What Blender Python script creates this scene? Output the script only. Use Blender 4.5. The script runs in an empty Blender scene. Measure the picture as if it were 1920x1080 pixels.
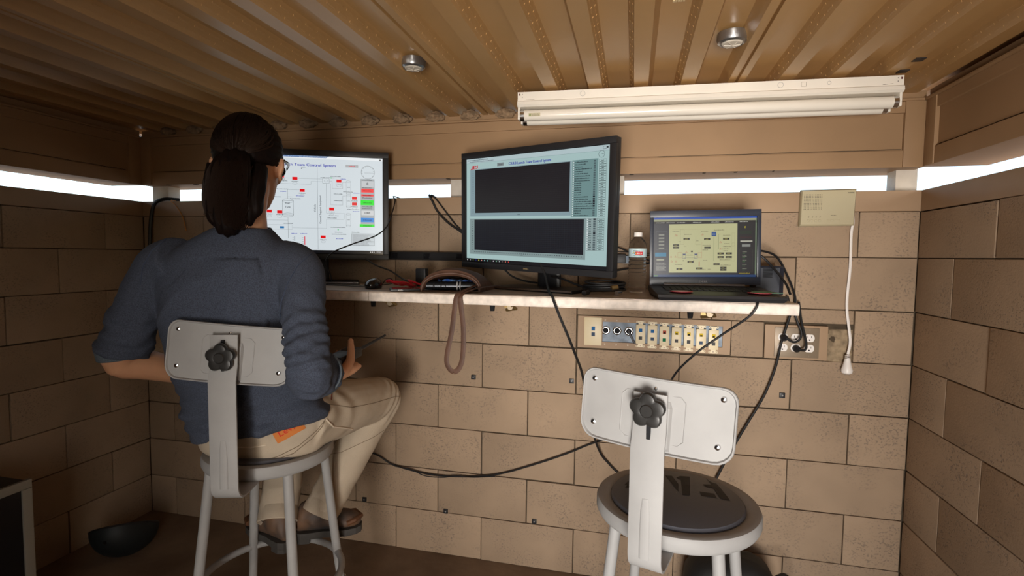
import bpy, bmesh, math, random
import numpy as np
from mathutils import Vector, Matrix, noise
random.seed(7)
rng = np.random.default_rng(7)
PI = math.pi
C = bpy.context.scene.collection
scene = bpy.context.scene

# ---------------------------------------------------------------- camera
FWD = Vector((-0.22647738, 0.97207536, -0.06146124))
RGT = Vector((0.97367911, 0.2276083, 0.01197703))
UPV = Vector((-0.02563166, 0.057131, 0.99803761))
cam_d = bpy.data.cameras.new('camera'); cam = bpy.data.objects.new('camera', cam_d); C.objects.link(cam)
cam_d.sensor_width = 36; cam_d.lens = 973.64*36/1920; cam_d.clip_start = 0.02
cam.matrix_world = Matrix(((RGT.x, UPV.x, -FWD.x, 0), (RGT.y, UPV.y, -FWD.y, -2.1383),
                           (RGT.z, UPV.z, -FWD.z, 1.3459), (0, 0, 0, 1)))
scene.camera = cam

# ---------------------------------------------------------------- light
w = bpy.data.worlds.new('sky'); scene.world = w; w.use_nodes = True
nt = w.node_tree; bg = nt.nodes['Background']
sky = nt.nodes.new('ShaderNodeTexSky'); sky.sky_type = 'NISHITA'; sky.sun_disc = False
sky.sun_elevation = math.radians(38); sky.sun_rotation = math.radians(150); sky.dust_density = 2.0
nt.links.new(sky.outputs[0], bg.inputs[0]); bg.inputs[1].default_value = 0.40
def area(name, loc, rot, sx, sy, power, col, spread=180):
    l = bpy.data.lights.new(name, 'AREA'); l.shape = 'RECTANGLE'; l.size = sx; l.size_y = sy
    l.energy = power; l.color = col; l.spread = math.radians(spread)
    o = bpy.data.objects.new(name, l); C.objects.link(o); o.location = loc; o.rotation_euler = rot
    return o
# daylight thrown in from sunlit ground through the doorway behind the camera
area('doorway_daylight', (0.05, -4.6, 0.55), (math.radians(101), 0, math.radians(4)), 1.2, 1.1, 46, (1.0, 0.945, 0.88), 80)
sl = bpy.data.lights.new('sun', 'SUN'); sl.energy = 3.0; sl.angle = math.radians(0.6); sl.color = (1, .95, .86)
so = bpy.data.objects.new('sun', sl); C.objects.link(so); so.rotation_euler = (math.radians(40), 0, math.radians(62))
scene.view_settings.view_transform = 'Standard'; scene.view_settings.look = 'None'
scene.view_settings.exposure = 0.0; scene.view_settings.gamma = 1.0
scene.view_settings.use_curve_mapping = False

# ---------------------------------------------------------------- materials
MATS = {}
def mat(name, col, rough=.6, metal=0., var=0., vscale=8., bump=0., bscale=60., spec=.5, trans=0., emit=0., coat=0., rnd=0., detail=4., col2=None, ior=1.45, alpha=1., aniso=None):
    if name in MATS: return MATS[name]
    m = bpy.data.materials.new(name); m.use_nodes = True; n = m.node_tree; p = n.nodes['Principled BSDF']
    L = n.links.new
    p.inputs['Base Color'].default_value = (*col, 1); p.inputs['Roughness'].default_value = rough
    p.inputs['Metallic'].default_value = metal; p.inputs['Specular IOR Level'].default_value = spec
    p.inputs['Transmission Weight'].default_value = trans; p.inputs['IOR'].default_value = ior
    p.inputs['Coat Weight'].default_value = coat; p.inputs['Alpha'].default_value = alpha
    if emit: p.inputs['Emission Color'].default_value = (*col, 1); p.inputs['Emission Strength'].default_value = emit
    tc = n.nodes.new('ShaderNodeTexCoord'); src = tc.outputs['Object']
    if aniso:
        mp = n.nodes.new('ShaderNodeMapping'); L(src, mp.inputs[0]); mp.inputs['Scale'].default_value = aniso; src = mp.outputs[0]
    if rnd:   # shift the texture per object so that copies differ
        oi = n.nodes.new('ShaderNodeObjectInfo'); ad = n.nodes.new('ShaderNodeVectorMath'); ad.operation = 'ADD'
        mu = n.nodes.new('ShaderNodeVectorMath'); mu.operation = 'SCALE'; mu.inputs[0].default_value = (37, 53, 71)
        L(oi.outputs['Random'], mu.inputs['Scale']); L(src, ad.inputs[0]); L(mu.outputs[0], ad.inputs[1]); src = ad.outputs[0]
    if var or rnd:
        cr = n.nodes.new('ShaderNodeMix'); cr.data_type = 'RGBA'
        c2 = col2 or tuple(c*(1-var) for c in col)
        cr.inputs['A'].default_value = (*col, 1); cr.inputs['B'].default_value = (*c2, 1)
        nz = n.nodes.new('ShaderNodeTexNoise'); nz.inputs['Scale'].default_value = vscale; nz.inputs['Detail'].default_value = detail
        L(src, nz.inputs['Vector'])
        mr = n.nodes.new('ShaderNodeMapRange'); mr.inputs['From Min'].default_value = .35; mr.inputs['From Max'].default_value = .65
        L(nz.outputs['Fac'], mr.inputs['Value']); L(mr.outputs[0], cr.inputs['Factor'])
        out = cr.outputs['Result']
        if rnd:
            hs = n.nodes.new('ShaderNodeHueSaturation'); mv = n.nodes.new('ShaderNodeMapRange')
            mv.inputs['To Min'].default_value = 1-rnd; mv.inputs['To Max'].default_value = 1+rnd*.6
            L(oi.outputs['Random'], mv.inputs['Value']); L(mv.outputs[0], hs.inputs['Value']); L(out, hs.inputs['Color']); out = hs.outputs[0]
        L(out, p.inputs['Base Color'])
    if bump:
        nb = n.nodes.new('ShaderNodeTexNoise'); nb.inputs['Scale'].default_value = bscale; nb.inputs['Detail'].default_value = 5
        L(src, nb.inputs['Vector']); b = n.nodes.new('ShaderNodeBump'); b.inputs['Strength'].default_value = bump; b.inputs['Distance'].default_value = .004
        L(nb.outputs['Fac'], b.inputs['Height']); L(b.outputs[0], p.inputs['Normal'])
    MATS[name] = m; return m

def block_mat():
    """painted concrete block: tan paint, dark pits, grainy face, each block a slightly different shade"""
    m = mat('painted_block', (.40, .285, .190), .82, var=.14, vscale=5, rnd=.10, detail=3)
    n = m.node_tree; L = n.links.new; p = n.nodes['Principled BSDF']
    src = [x for x in n.nodes if x.type == 'VECT_MATH' and x.operation == 'ADD'][0].outputs[0]
    base = p.inputs['Base Color'].links[0].from_socket
    mp = n.nodes.new('ShaderNodeMapping'); mp.inputs['Scale'].default_value = (.8, 1, 1); L(src, mp.inputs[0])
    pit = n.nodes.new('ShaderNodeTexNoise'); pit.inputs['Scale'].default_value = 165; pit.inputs['Detail'].default_value = 3; L(mp.outputs[0], pit.inputs['Vector'])
    reg = n.nodes.new('ShaderNodeTexNoise'); reg.inputs['Scale'].default_value = 7; L(src, reg.inputs['Vector'])
    a = n.nodes.new('ShaderNodeMapRange'); a.inputs['From Min'].default_value = .54; a.inputs['From Max'].default_value = .66; L(pit.outputs['Fac'], a.inputs['Value'])
    b = n.nodes.new('ShaderNodeMapRange'); b.inputs['From Min'].default_value = .40; b.inputs['From Max'].default_value = .62; L(reg.outputs['Fac'], b.inputs['Value'])
    mu = n.nodes.new('ShaderNodeMath'); mu.operation = 'MULTIPLY'; L(a.outputs[0], mu.inputs[0]); L(b.outputs[0], mu.inputs[1])
    m2 = n.nodes.new('ShaderNodeMath'); m2.operation = 'MULTIPLY'; m2.inputs[1].default_value = .62; L(mu.outputs[0], m2.inputs[0])
    mx = n.nodes.new('ShaderNodeMix'); mx.data_type = 'RGBA'; mx.inputs['B'].default_value = (.16, .13, .105, 1)
    L(m2.outputs[0], mx.inputs['Factor']); L(base, mx.inputs['A']); L(mx.outputs['Result'], p.inputs['Base Color'])
    gr = n.nodes.new('ShaderNodeTexNoise'); gr.inputs['Scale'].default_value = 160; gr.inputs['Detail'].default_value = 4; L(src, gr.inputs['Vector'])
    sub = n.nodes.new('ShaderNodeMath'); sub.operation = 'SUBTRACT'; L(gr.outputs['Fac'], sub.inputs[0]); L(mu.outputs[0], sub.inputs[1])
    bp = n.nodes.new('ShaderNodeBump'); bp.inputs['Strength'].default_value = .5; bp.inputs['Distance'].default_value = .0013
    L(sub.outputs[0], bp.inputs['Height']); L(bp.outputs[0], p.inputs['Normal'])
    return m
BLOCK = block_mat()
JOINT = mat('dark_joint', (.10, .072, .045), .95, var=.4, vscale=20)  # dark tone of the block joints, also used for seams and drips
BEAM = mat('beam_paint', (.37, .225, .115), .55, var=.14, vscale=3, bump=.12, bscale=30)
SILL = mat('sill_paint', (.41, .275, .17), .6, var=.12, vscale=4, bump=.12, bscale=50)
CEIL = mat('ceiling_paint', (.50, .29, .115), .36, var=.12, vscale=2.2, bump=.06, bscale=14)
FLOOR = mat('dusty_concrete', (.25, .17, .11), .9, var=.3, vscale=3, bump=.4, bscale=40, col2=(.14, .09, .055))
GROUND = mat('desert_ground', (.62, .50, .37), .95, var=.2, vscale=.8)
WHITEP = mat('white_enamel', (.86, .80, .70), .38, var=.05, vscale=6)
GREYM = mat('hammered_grey_metal', (.34, .335, .33), .55, metal=.0, spec=.3, var=.08, vscale=14, bump=.05, bscale=90)
CHROME = mat('chrome', (.75, .75, .76), .18, metal=1)
BRASS = mat('brass', (.30, .21, .09), .45, metal=.8)
BLACKP = mat('black_plastic', (.016, .016, .018), .42)
BLACKG = mat('black_gloss', (.012, .012, .014), .12)
RUBBER = mat('black_cable', (.012, .012, .013), .5)
KNOB = mat('knob_plastic', (.018, .017, .016), .34)
VINYL = mat('grey_vinyl', (.09, .095, .115), .42, bump=.05, bscale=150)
COUNTER = mat('laminate_edge', (.86, .76, .67), .5, var=.22, vscale=45, detail=6)
COUNTERTOP = mat('laminate_top', (.52, .42, .33), .33, var=.25, vscale=30, detail=6)
IVORY = mat('ivory_plastic', (.74, .62, .40), .4)
BEIGE = mat('beige_plastic', (.47, .41, .265), .5)
GALV = mat('galvanised', (.30, .36, .44), .55, metal=.15, var=.5, vscale=25)
WHITEPL = mat('white_plastic', (.85, .80, .76), .35)
DARK = mat('dark_void', (.01, .01, .012), .9)
LEATHER = mat('brown_leather', (.115, .055, .034), .6, var=.3, vscale=14, bump=.25, bscale=120)
RED = mat('red_cable', (.45, .01, .02), .45)
BROWNMETAL = mat('brown_plate', (.25, .19, .13), .4, metal=.2)

# ---------------------------------------------------------------- builders
LOC = {}
class MB:
    def __init__(s): s.v = []; s.f = []; s.m = []; s.mi = 0
    def add(s, vs, fs):
        o = len(s.v); s.v += [tuple(map(float, x)) for x in vs]; s.f += [tuple(i+o for i in f) for f in fs]; s.m += [s.mi]*len(fs); return s
    def box(s, x0, x1, y0, y1, z0, z1, M=None, bev=0.):
        if bev:
            bm = bmesh.new(); bmesh.ops.create_cube(bm, size=1)
            bmesh.ops.scale(bm, verts=bm.verts, vec=(abs(x1-x0), abs(y1-y0), abs(z1-z0)))
            bmesh.ops.bevel(bm, geom=list(bm.edges), offset=bev, segments=2, profile=.6, affect='EDGES')
            c = Vector(((x0+x1)/2, (y0+y1)/2, (z0+z1)/2))
            vs = [v.co+c for v in bm.verts]; fs = [[v.index for v in f.verts] for f in bm.faces]; bm.free()
        else:
            vs = [Vector((x, y, z)) for x in (x0, x1) for y in (y0, y1) for z in (z0, z1)]
            fs = [(0, 1, 3, 2), (4, 6, 7, 5), (0, 4, 5, 1), (2, 3, 7, 6), (0, 2, 6, 4), (1, 5, 7, 3)]
        if M: vs = [M @ v for v in vs]
        return s.add(vs, fs)
    def cyl(s, p0, p1, r0, r1=None, n=20, cap=True):
        return s.tube([p0, p1], [r0, r1 if r1 is not None else r0], n, cap)
    def tube(s, pts, r, n=8, cap=True, flat=None, up=None):
        """swept tube; r number/list; flat=(a,b) gives elliptical section scales"""
        pts = [Vector(p) for p in pts]; k = len(pts); rs = r if isinstance(r, (list, tuple)) else [r]*k
        up = Vector(up) if up else None; vs = []; prev = None
        for i, p in enumerate(pts):
            t = (pts[min(i+1, k-1)]-pts[max(i-1, 0)]).normalized()
            if prev is None:
                a = up or (Vector((0, 0, 1)) if abs(t.z) < .9 else Vector((1, 0, 0)))
            else: a = up or prev
            x = (a - t*a.dot(t))
            if x.length < 1e-5: x = t.orthogonal()
            x.normalize(); y = t.cross(x); prev = x
            fa, fb = flat or (1, 1); R = rs[i]
            ra, rb = (R if isinstance(R, (tuple, list)) else (R*fa, R*fb))
            for j in range(n):
                a_ = 2*PI*j/n; vs.append(p + x*(math.cos(a_)*ra) + y*(math.sin(a_)*rb))
        fs = [(i*n+j, i*n+(j+1) % n, (i+1)*n+(j+1) % n, (i+1)*n+j) for i in range(k-1) for j in range(n)]
        if cap: fs += [tuple(range(n))[::-1], tuple((k-1)*n+j for j in range(n))]
        return s.add(vs, fs)
    def lathe(s, prof, n=32, M=None, cap=True):
        vs = []; 
        for r, z in prof:
            for j in range(n): vs.append(Vector((r*math.cos(2*PI*j/n), r*math.sin(2*PI*j/n), z)))
        k = len(prof)
        fs = [(i*n+j, i*n+(j+1) % n, (i+1)*n+(j+1) % n, (i+1)*n+j) for i in range(k-1) for j in range(n)]
        if cap: fs += [tuple(range(n))[::-1], tuple((k-1)*n+j for j in range(n))]
        if M: vs = [M @ v for v in vs]
        return s.add(vs, fs)
    def prism(s, poly, h0, h1, M=None):
        """extrude a 2D polygon (x,z) along y from h0 to h1"""
        n = len(poly); vs = [Vector((x, h0, z)) for x, z in poly]+[Vector((x, h1, z)) for x, z in poly]
        fs = [tuple(range(n)), tuple(range(2*n-1, n-1, -1))]+[(i, i+n, (i+1) % n+n, (i+1) % n) for i in range(n)]
        if M: vs = [M @ v for v in vs]
        return s.add(vs, fs)
    def grid(s, rows, closed=False, cap=False):
        n = len(rows[0]); k = len(rows); vs = [p for r in rows for p in r]; m = n if closed else n-1
        fs = [(i*n+j, i*n+(j+1) % n, (i+1)*n+(j+1) % n, (i+1)*n+j) for i in range(k-1) for j in range(m)]
        if cap: fs += [tuple(range(n))[::-1], tuple((k-1)*n+j for j in range(n))]
        return s.add(vs, fs)
    def mesh(s, name, mats, smooth=False, off=(0, 0, 0)):
        me = bpy.data.meshes.new(name)
        ox, oy, oz = off
        me.from_pydata([(x-ox, y-oy, z-oz) for x, y, z in s.v], [], s.f)
        for m in (mats if isinstance(mats, (list, tuple)) else [mats]): me.materials.append(m)
        me.polygons.foreach_set('material_index', s.m)
        bm = bmesh.new(); bm.from_mesh(me); bmesh.ops.recalc_face_normals(bm, faces=bm.faces); bm.to_mesh(me); bm.free()
        if smooth:
            me.polygons.foreach_set('use_smooth', [True]*len(me.polygons))
            try: me.set_sharp_from_angle(angle=math.radians(38))
            except Exception: pass
        me.update(); return me
    def build(s, name, mats, parent=None, smooth=False, local=False):
        off = (0, 0, 0) if (parent is None or local) else LOC.get(parent.name, (0, 0, 0))
        o = bpy.data.objects.new(name, s.mesh(name, mats, smooth, off)); C.objects.link(o)
        if parent: o.parent = parent
        LOC[o.name] = off if parent else (0, 0, 0)
        return o
def tag(o, label=None, cat=None, group=None, kind=None):
    for k, v in (('label', label), ('category', cat), ('group', group), ('kind', kind)):
        if v: o[k] = v
    return o
def thing(name, label, cat, loc=(0, 0, 0), rotz=0, group=None):
    o = bpy.data.objects.new(name, None); C.objects.link(o); o.location = loc; o.rotation_euler = (0, 0, rotz)
    o.empty_display_size = .05; LOC[o.name] = tuple(loc); return tag(o, label, cat, group)
def struct(name, mb, m, smooth=False, label=None):
    o = mb.build(name, m, None, smooth); return tag(o, label, None, None, 'structure')
def frame(o, x, y, z=None):
    x = Vector(x).normalized(); y = Vector(y).normalized(); z = Vector(z).normalized() if z else x.cross(y).normalized()
    return Matrix(((x.x, y.x, z.x, o[0]), (x.y, y.y, z.y, o[1]), (x.z, y.z, z.z, o[2]), (0, 0, 0, 1)))
def spline(pts, n=10):
    P = [Vector(p) for p in pts]; P = [P[0]*2-P[1]]+P+[P[-1]*2-P[-2]]; out = []
    for i in range(1, len(P)-2):
        for k in range(n):
            t = k/n; a, b, c, d = P[i-1:i+3]
            out.append(.5*((2*b)+(c-a)*t+(2*a-5*b+4*c-d)*t*t+(3*b-a-3*c+d)*t**3))
    out.append(P[-2]); return out
def shared(name, me, parent, loc, rot=(0, 0, 0), scale=(1, 1, 1)):
    o = bpy.data.objects.new(name, me); C.objects.link(o); o.parent = parent; o.location = loc; o.rotation_euler = rot; o.scale = scale
    return o

# flat artwork (screens, lettering): coloured faces in the plane of M, one object
ART = {}
def art_mat(emit):
    k = 'lit_display_%d' % int(emit*100) if emit else 'flat_print'
    if k in ART: return ART[k]
    m = bpy.data.materials.new(k); m.use_nodes = True; n = m.node_tree; p = n.nodes['Principled BSDF']
    a = n.nodes.new('ShaderNodeVertexColor'); a.layer_name = 'ink'
    if emit:
        n.links.new(a.outputs[0], p.inputs['Emission Color']); p.inputs['Emission Strength'].default_value = emit
        p.inputs['Base Color'].default_value = (.01, .01, .012, 1); p.inputs['Roughness'].default_value = .28
    else:
        n.links.new(a.outputs[0], p.inputs['Base Color']); p.inputs['Roughness'].default_value = .6
    ART[k] = m; return m
_fc = {}
def text_faces(s):
    if s in _fc: return _fc[s]
    cu = bpy.data.curves.new('t', 'FONT'); cu.body = s; cu.size = 1; cu.resolution_u = 2; cu.align_x = 'LEFT'
    o = bpy.data.objects.new('t', cu); C.objects.link(o)
    dg = bpy.context.evaluated_depsgraph_get(); me = bpy.data.meshes.new_from_object(o.evaluated_get(dg))
    vs = [(v.co.x, v.co.y) for v in me.vertices]; fs = [tuple(p.vertices) for p in me.polygons]
    bpy.data.objects.remove(o); bpy.data.curves.remove(cu); bpy.data.meshes.remove(me)
    _fc[s] = (vs, fs); return _fc[s]
def lin(c): return tuple((x/255/12.92 if x <= 10 else ((x/255+.055)/1.055)**2.4) for x in c)
class Art:
    """units mm; x right, y up; every layer 0.03 mm proud of the last"""
    def __init__(s, step=.00006): s.v = []; s.f = []; s.c = []; s.l = 0; s.step = step
    def _a(s, vs, fs, col):
        o = len(s.v); s.v += [(x/1000, y/1000, s.l*s.step) for x, y in vs]; s.f += [tuple(i+o for i in f) for f in fs]; s.c += [lin(col)]*len(fs)
    def lay(s): s.l += 1; return s
    def rect(s, x0, y0, x1, y1, col): s._a([(x0, y0), (x1, y0), (x1, y1), (x0, y1)], [(0, 1, 2, 3) if (x1-x0)*(y1-y0) > 0 else (0, 3, 2, 1)], col); return s
    def line(s, x0, y0, x1, y1, w, col):
        d = math.hypot(x1-x0, y1-y0) or 1; nx, ny = -(y1-y0)/d*w/2, (x1-x0)/d*w/2
        s._a([(x0-nx, y0-ny), (x1-nx, y1-ny), (x1+nx, y1+ny), (x0+nx, y0+ny)], [(0, 1, 2, 3)], col); return s
    def poly(s, P, w, col):
        for a, b in zip(P, P[1:]): s.line(*a, *b, w, col)
        return s
    def frame(s, x0, y0, x1, y1, w, col): return s.poly([(x0, y0), (x1, y0), (x1, y1), (x0, y1), (x0, y0)], w, col)
    def ring(s, x, y, r, w, col, n=28, sy=1):
        P = [(x+r*math.cos(2*PI*i/n), y+r*sy*math.sin(2*PI*i/n)) for i in range(n+1)]; return s.poly(P, w, col)
    def disc(s, x, y, r, col, n=20, sy=1):
        s._a([(x+r*math.cos(2*PI*i/n), y+r*sy*math.sin(2*PI*i/n)) for i in range(n)], [tuple(range(n))], col); return s
    def text(s, t, x, y, h, col, width=None, rot=0, bold=0):
        vs, fs = text_faces(t)
        if not vs: return s
        wx = max(v[0] for v in vs); k = h/.72; kx = (width/wx) if width else k
        ca, sa = math.cos(rot), math.sin(rot)
        for dx in ([0, bold] if bold else [0]):
            s._a([(x+(vx*kx+dx)*ca-vy*k*sa, y+(vx*kx+dx)*sa+vy*k*ca) for vx, vy in vs], fs, col)
        return s
    def scribble(s, x, y, w, h, col, rnd=None):
        """line of print too small to read"""
        r = rnd or random; u = x
        while u < x+w-h*.3:
            d = h*r.uniform(.35, 1.1); s.rect(u, y, min(u+d, x+w), y+h*r.uniform(.55, 1), col); u += d+h*.28
        return s
    def build(s, name, M, parent=None, emit=0., label=None):
        me = bpy.data.meshes.new(name); me.from_pydata(s.v, [], s.f); me.materials.append(art_mat(emit))
        at = me.color_attributes.new('ink', 'FLOAT_COLOR', 'CORNER'); cols = np.ones((len(me.loops), 4), np.float32); i = 0
        for f, c in zip(s.f, s.c): cols[i:i+len(f), :3] = c; i += len(f)
        at.data.foreach_set('color', cols.ravel()); me.transform(M)
        off = LOC.get(parent.name, (0, 0, 0)) if parent else (0, 0, 0); me.transform(Matrix.Translation([-a for a in off]))
        o = bpy.data.objects.new(name, me); C.objects.link(o)
        if parent: o.parent = parent
        if label: o['label'] = label
        return o

# ================================================================ ROOM
XL, XR, YB, HB, LB = -2.4072, .9889, -3.1, .1936, .4064
ZA, SILLT, SLOTT, BEAMT = 1.5223, 1.596, 1.677, 1.915
JT = .0013
def block_mesh(w, h, d=.014, split=True):
    """face block lying in x-z, front at y=0"""
    mb = MB(); mb.box(JT, w-JT, 0, d, JT, h-JT, bev=.0028)
    bm_me = mb.mesh('block', BLOCK, True); return bm_me
_bm = {}
def block(parent, x, z, w, h, side='b'):
    k = (round(w, 3), round(h, 3))
    if k not in _bm: _bm[k] = block_mesh(w, h)
    j = random.uniform(-.0020, .0012); r = random.uniform(-.0035, .0035); gx, gz = random.uniform(0, .0028), random.choice((0, .0004, .0012, .0028))
    sc_ = ((w-gx)/w, 1, (h-gz)/h)
    if side == 'b': shared('block', _bm[k], parent, (x, j, z), (random.uniform(-.003, .003), 0, r), sc_)
    elif side == 'r': shared('block', _bm[k], parent, (XR-j, -x, z), (0, 0, -PI/2+r), sc_)   # runs toward -y from the corner
    else: shared('block', _bm[k], parent, (XL+j, -x-w, z), (0, 0, PI/2+r), sc_)
# backing slabs (the joints are their recessed face)
fl = struct('floor', MB().box(XL-.2, XR+.2, YB-.2, .2, -.12, 0), FLOOR)
wb = struct('wall_back', MB().box(XL-.2, XR+.2, .009, .19, 0, ZA-.002), JOINT)
wl = struct('wall_left', MB().box(XL-.19, XL-.009, YB, .009, 0, ZA-.002), JOINT)
wr = struct('wall_right', MB().box(XR+.009, XR+.19, YB, .009, 0, ZA-.002), JOINT)
mb = MB(); mb.box(XL-.19, -.30, YB-.19, YB, 0, 1.98); mb.box(.55, XR+.19, YB-.19, YB, 0, 1.98); mb.box(-.30, .55, YB-.19, YB, 1.85, 1.98)
REARM = mat('rear_bounce_cut', (.10, .07, .045), .8)  # unseen wall: dark tone cuts bounce light, opening sized to keep the left dim
struct('wall_rear', mb, REARM)
X0 = -1.0318
def course(parent, z, h, joints, side='b'):
    for a, b in zip(joints, joints[1:]):
        if b-a > .03: block(parent, a, z, b-a, h, side)
kk = lambda *a: [X0+t*LB for t in a]
full = [XL]+kk(-3, -2, -1, 0, 1, 2, 3, 4)+[XR]
half = [XL]+kk(-2.5, -1.5, -.5, .5, 1.5, 2.5, 3.5, 4.5)+[XR]
course(wb, 0, HB, full); course(wb, HB, HB, half); course(wb, 2*HB, HB, full); course(wb, 3*HB, HB, half); course(wb, 4*HB, HB, full)
# course 5 is interrupted by the two painted boxes
course(wb, 5*HB, HB, [XL]+kk(-2.5, -1.5, -.5, .5, 1.5)+[-.2205]); course(wb, 5*HB, HB, [.7985, XR])
ZT = 1.107
course(wb, ZT, 6*HB-ZT, [-.2205, .184, .303, .7985]); course(wb, 5*HB, ZT-5*HB, [.375, .494])
course(wb, 6*HB, HB, full); course(wb, 7*HB, ZA-7*HB, half)
for i in range(8):
    z = i*HB; h = HB if i < 7 else ZA-7*HB
    a0 = .2 if i % 2 else .2+LB/2
    if i == 7: a0 = .1976
    jl = [0, a0 if i % 2 else .2+LB/2]+[(a0 if i % 2 else .2+LB/2)+LB*k for k in range(1, 8)]
    jl = [a for a in jl if a < 3.05]+[3.1]; course(wl, z, h, jl, 'l')
    s0 = LB*1.0 if i in (7, 5, 3, 1) else LB*.53
    jr = [0]+[s0+LB*k for k in range(0, 8)]; jr = [a for a in jr if a < 3.05]+[3.1]; course(wr, z, h, jr, 'r')
# painted sill boards on the block walls
def part_box(name, m, parent, bev, *a): return MB().box(*a, bev=bev).build(name, m, parent, True)
part_box('sill_board', SILL, wb, .003, XL-.19, XR+.19, -.003, .19, ZA, SILLT)
part_box('sill_board', SILL, wl, .003, XL-.19, XL+.003, YB, -.0035, ZA, SILLT)
part_box('sill_board', SILL, wr, .003, XR-.003, XR+.19, YB, -.0035, ZA, SILLT)
# steel header beams with recessed web and proud flanges
def header(nm, a0, a1, mk):
    o = struct(nm, mk(MB(), a0, a1, .006, .19, SLOTT+.004, BEAMT+.03), BEAM)
    for z0, z1, p in ((SLOTT, 1.737, -.003), (1.868, BEAMT-.008, -.003), (BEAMT-.008, BEAMT, -.014)):
        mb = mk(MB(), a0, a1, p, .19 if z0 < 1.7 else .02, z0, z1); mb.build('flange', BEAM, o, False)
    return o
bk = lambda mb, a0, a1, p, q, z0, z1: mb.box(a0, a1, p, q, z0, z1, bev=.0015)
lf = lambda mb, a0, a1, p, q, z0, z1: mb.box(XL-q, XL-p, a0, a1, z0, z1, bev=.0015)
rt = lambda mb, a0, a1, p, q, z0, z1: mb.box(XR+p, XR+q, a0, a1, z0, z1, bev=.0015)
hb = header('trim_1', XL, XR, bk); hl = header('trim_2', YB, -.001, lf); hr = header('trim_3', YB, -.001, rt)
# corner plates and posts
for x0, x1 in ((XL, XL+.062), (XR-.068, XR)):
    part_box('corner_plate', BEAM, hb, .002, x0, x1, -.008, .02, SLOTT, BEAMT-.002)
part_box('corner_plate', BEAM, hl, .002, XL-.02, XL+.007, -.07, -.01, SLOTT, BEAMT-.002)
part_box('corner_plate', BEAM, hr, .002, XR-.007, XR+.02, -.07, -.01, SLOTT, BEAMT-.002)
POST = mat('post_paint', (.72, .66, .58), .6, var=.2, vscale=12)
for n_, (x0, x1, y0, y1) in enumerate(((-2.40, -2.303, .05, .12), (-.792, -.724, .05, .13), (-.12, -.045, .05, .13), (.93, 1.0, .06, .13))):
    o = struct('trim_%d' % (4+n_), MB().box(x0, x1, y0, y1, SILLT-.005, SLOTT+.01, bev=.002), POST, True)
# weld crack lines along the beams
for nm, (z, xa, xb) in enumerate(((1.742, XL+.07, XR-.07), (1.872, -1.6, -.45))):
    pts = [(x, -.0002+.0055, z+.0018*noise.noise(Vector((x*14, z, 0)))) for x in np.linspace(xa, xb, 90)]
    MB().tube(pts, .0012, 4).build('weld_seam', JOINT, hb)
for side, hx in ((XL+.0005-.006, hl), (XR+.0055, hr)):
    pts = [(side, y, 1.742+.0018*noise.noise(Vector((y*14, 3, 0)))) for y in np.linspace(-3, -.08, 70)]
    MB().tube(pts, .0012, 4).build('weld_seam', JOINT, hx)
# drips of sealant under the back header
rr = random.Random(3); mb = MB()
for i in range(13):
    x = rr.uniform(XL+.1, XR-.1); mb.box(x, x+rr.uniform(.004, .018), .0, .02, SLOTT-rr.uniform(.0012, .003), SLOTT+.001, bev=.0008)
mb.build('sealant_drips', JOINT, hb)['kind'] = 'stuff'

# ceiling: corrugated deck, ribs run away from the viewer
ZL, ZH, P0, PIT = 1.938, 1.979, .010, .1545
prof = []
ks = range(-16, 8)
for k in ks:
    c = P0+PIT*k; seam = (k % 6 == 2)
    if seam: prof += [(c-.043, ZH), (c-.026, ZL), (c-.005, ZL), (c-.003, ZL+.012), (c+.003, ZL+.012), (c+.005, ZL), (c+.026, ZL), (c+.043, ZH)]
    else: prof += [(c-.040, ZH), (c-.0235, ZL), (c+.0235, ZL), (c+.040, ZH)]
prof = [(XL-.19, ZH)]+[p for p in prof if XL-.15 < p[0] < XR+.15]+[(XR+.19, ZH)]
mb = MB(); n = len(prof); ys = [.19, -.6, -1.4, -2.2, YB-.19]
for y in ys: pass
rows = [[(x, y, z) for x, z in prof] for y in ys]; mb.grid(rows)
rows2 = [[(x, y, z+.012) for x, z in prof] for y in ys]; mb.grid(rows2)
ce = struct('ceiling', mb, CEIL)
mb = MB().box(XL-.19, XR+.19, YB-.19, .19, 2.0, 2.04); mb.build('roof_deck', CEIL, ce)
# raised dashes along the rib flanks, shaped in place of reflections
mb = MB(); rd = random.Random(5)
for k in range(-10, 7):
    c = P0+PIT*k
    for sgn in ((1,) if c < 0 else (-1,)):
        for row, f in enumerate((.28, .70)):
            x = c+sgn*(.0235+.0165*f+(.002 if k % 6 == 2 else 0)); z = ZL+(ZH-ZL)*f
            y = -.02-(row*.026)
            while y > -1.75:
                nx, nz = -sgn*.034, -.0165; l = math.hypot(nx, nz); M = frame((x, y-.014, z), (0, 1, 0), (sgn*.0165, 0, .034))
                mb.box(-.017, .017, -.0024, .0024, -.0007, .0013, M=M); y -= .052
mb.build('glint_dashes', CEIL, ce)['kind'] = 'stuff'

# ground outside and sky
struct('ground', MB().box(-30, 30, -30, 30, -.5, -.125), GROUND)

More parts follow.
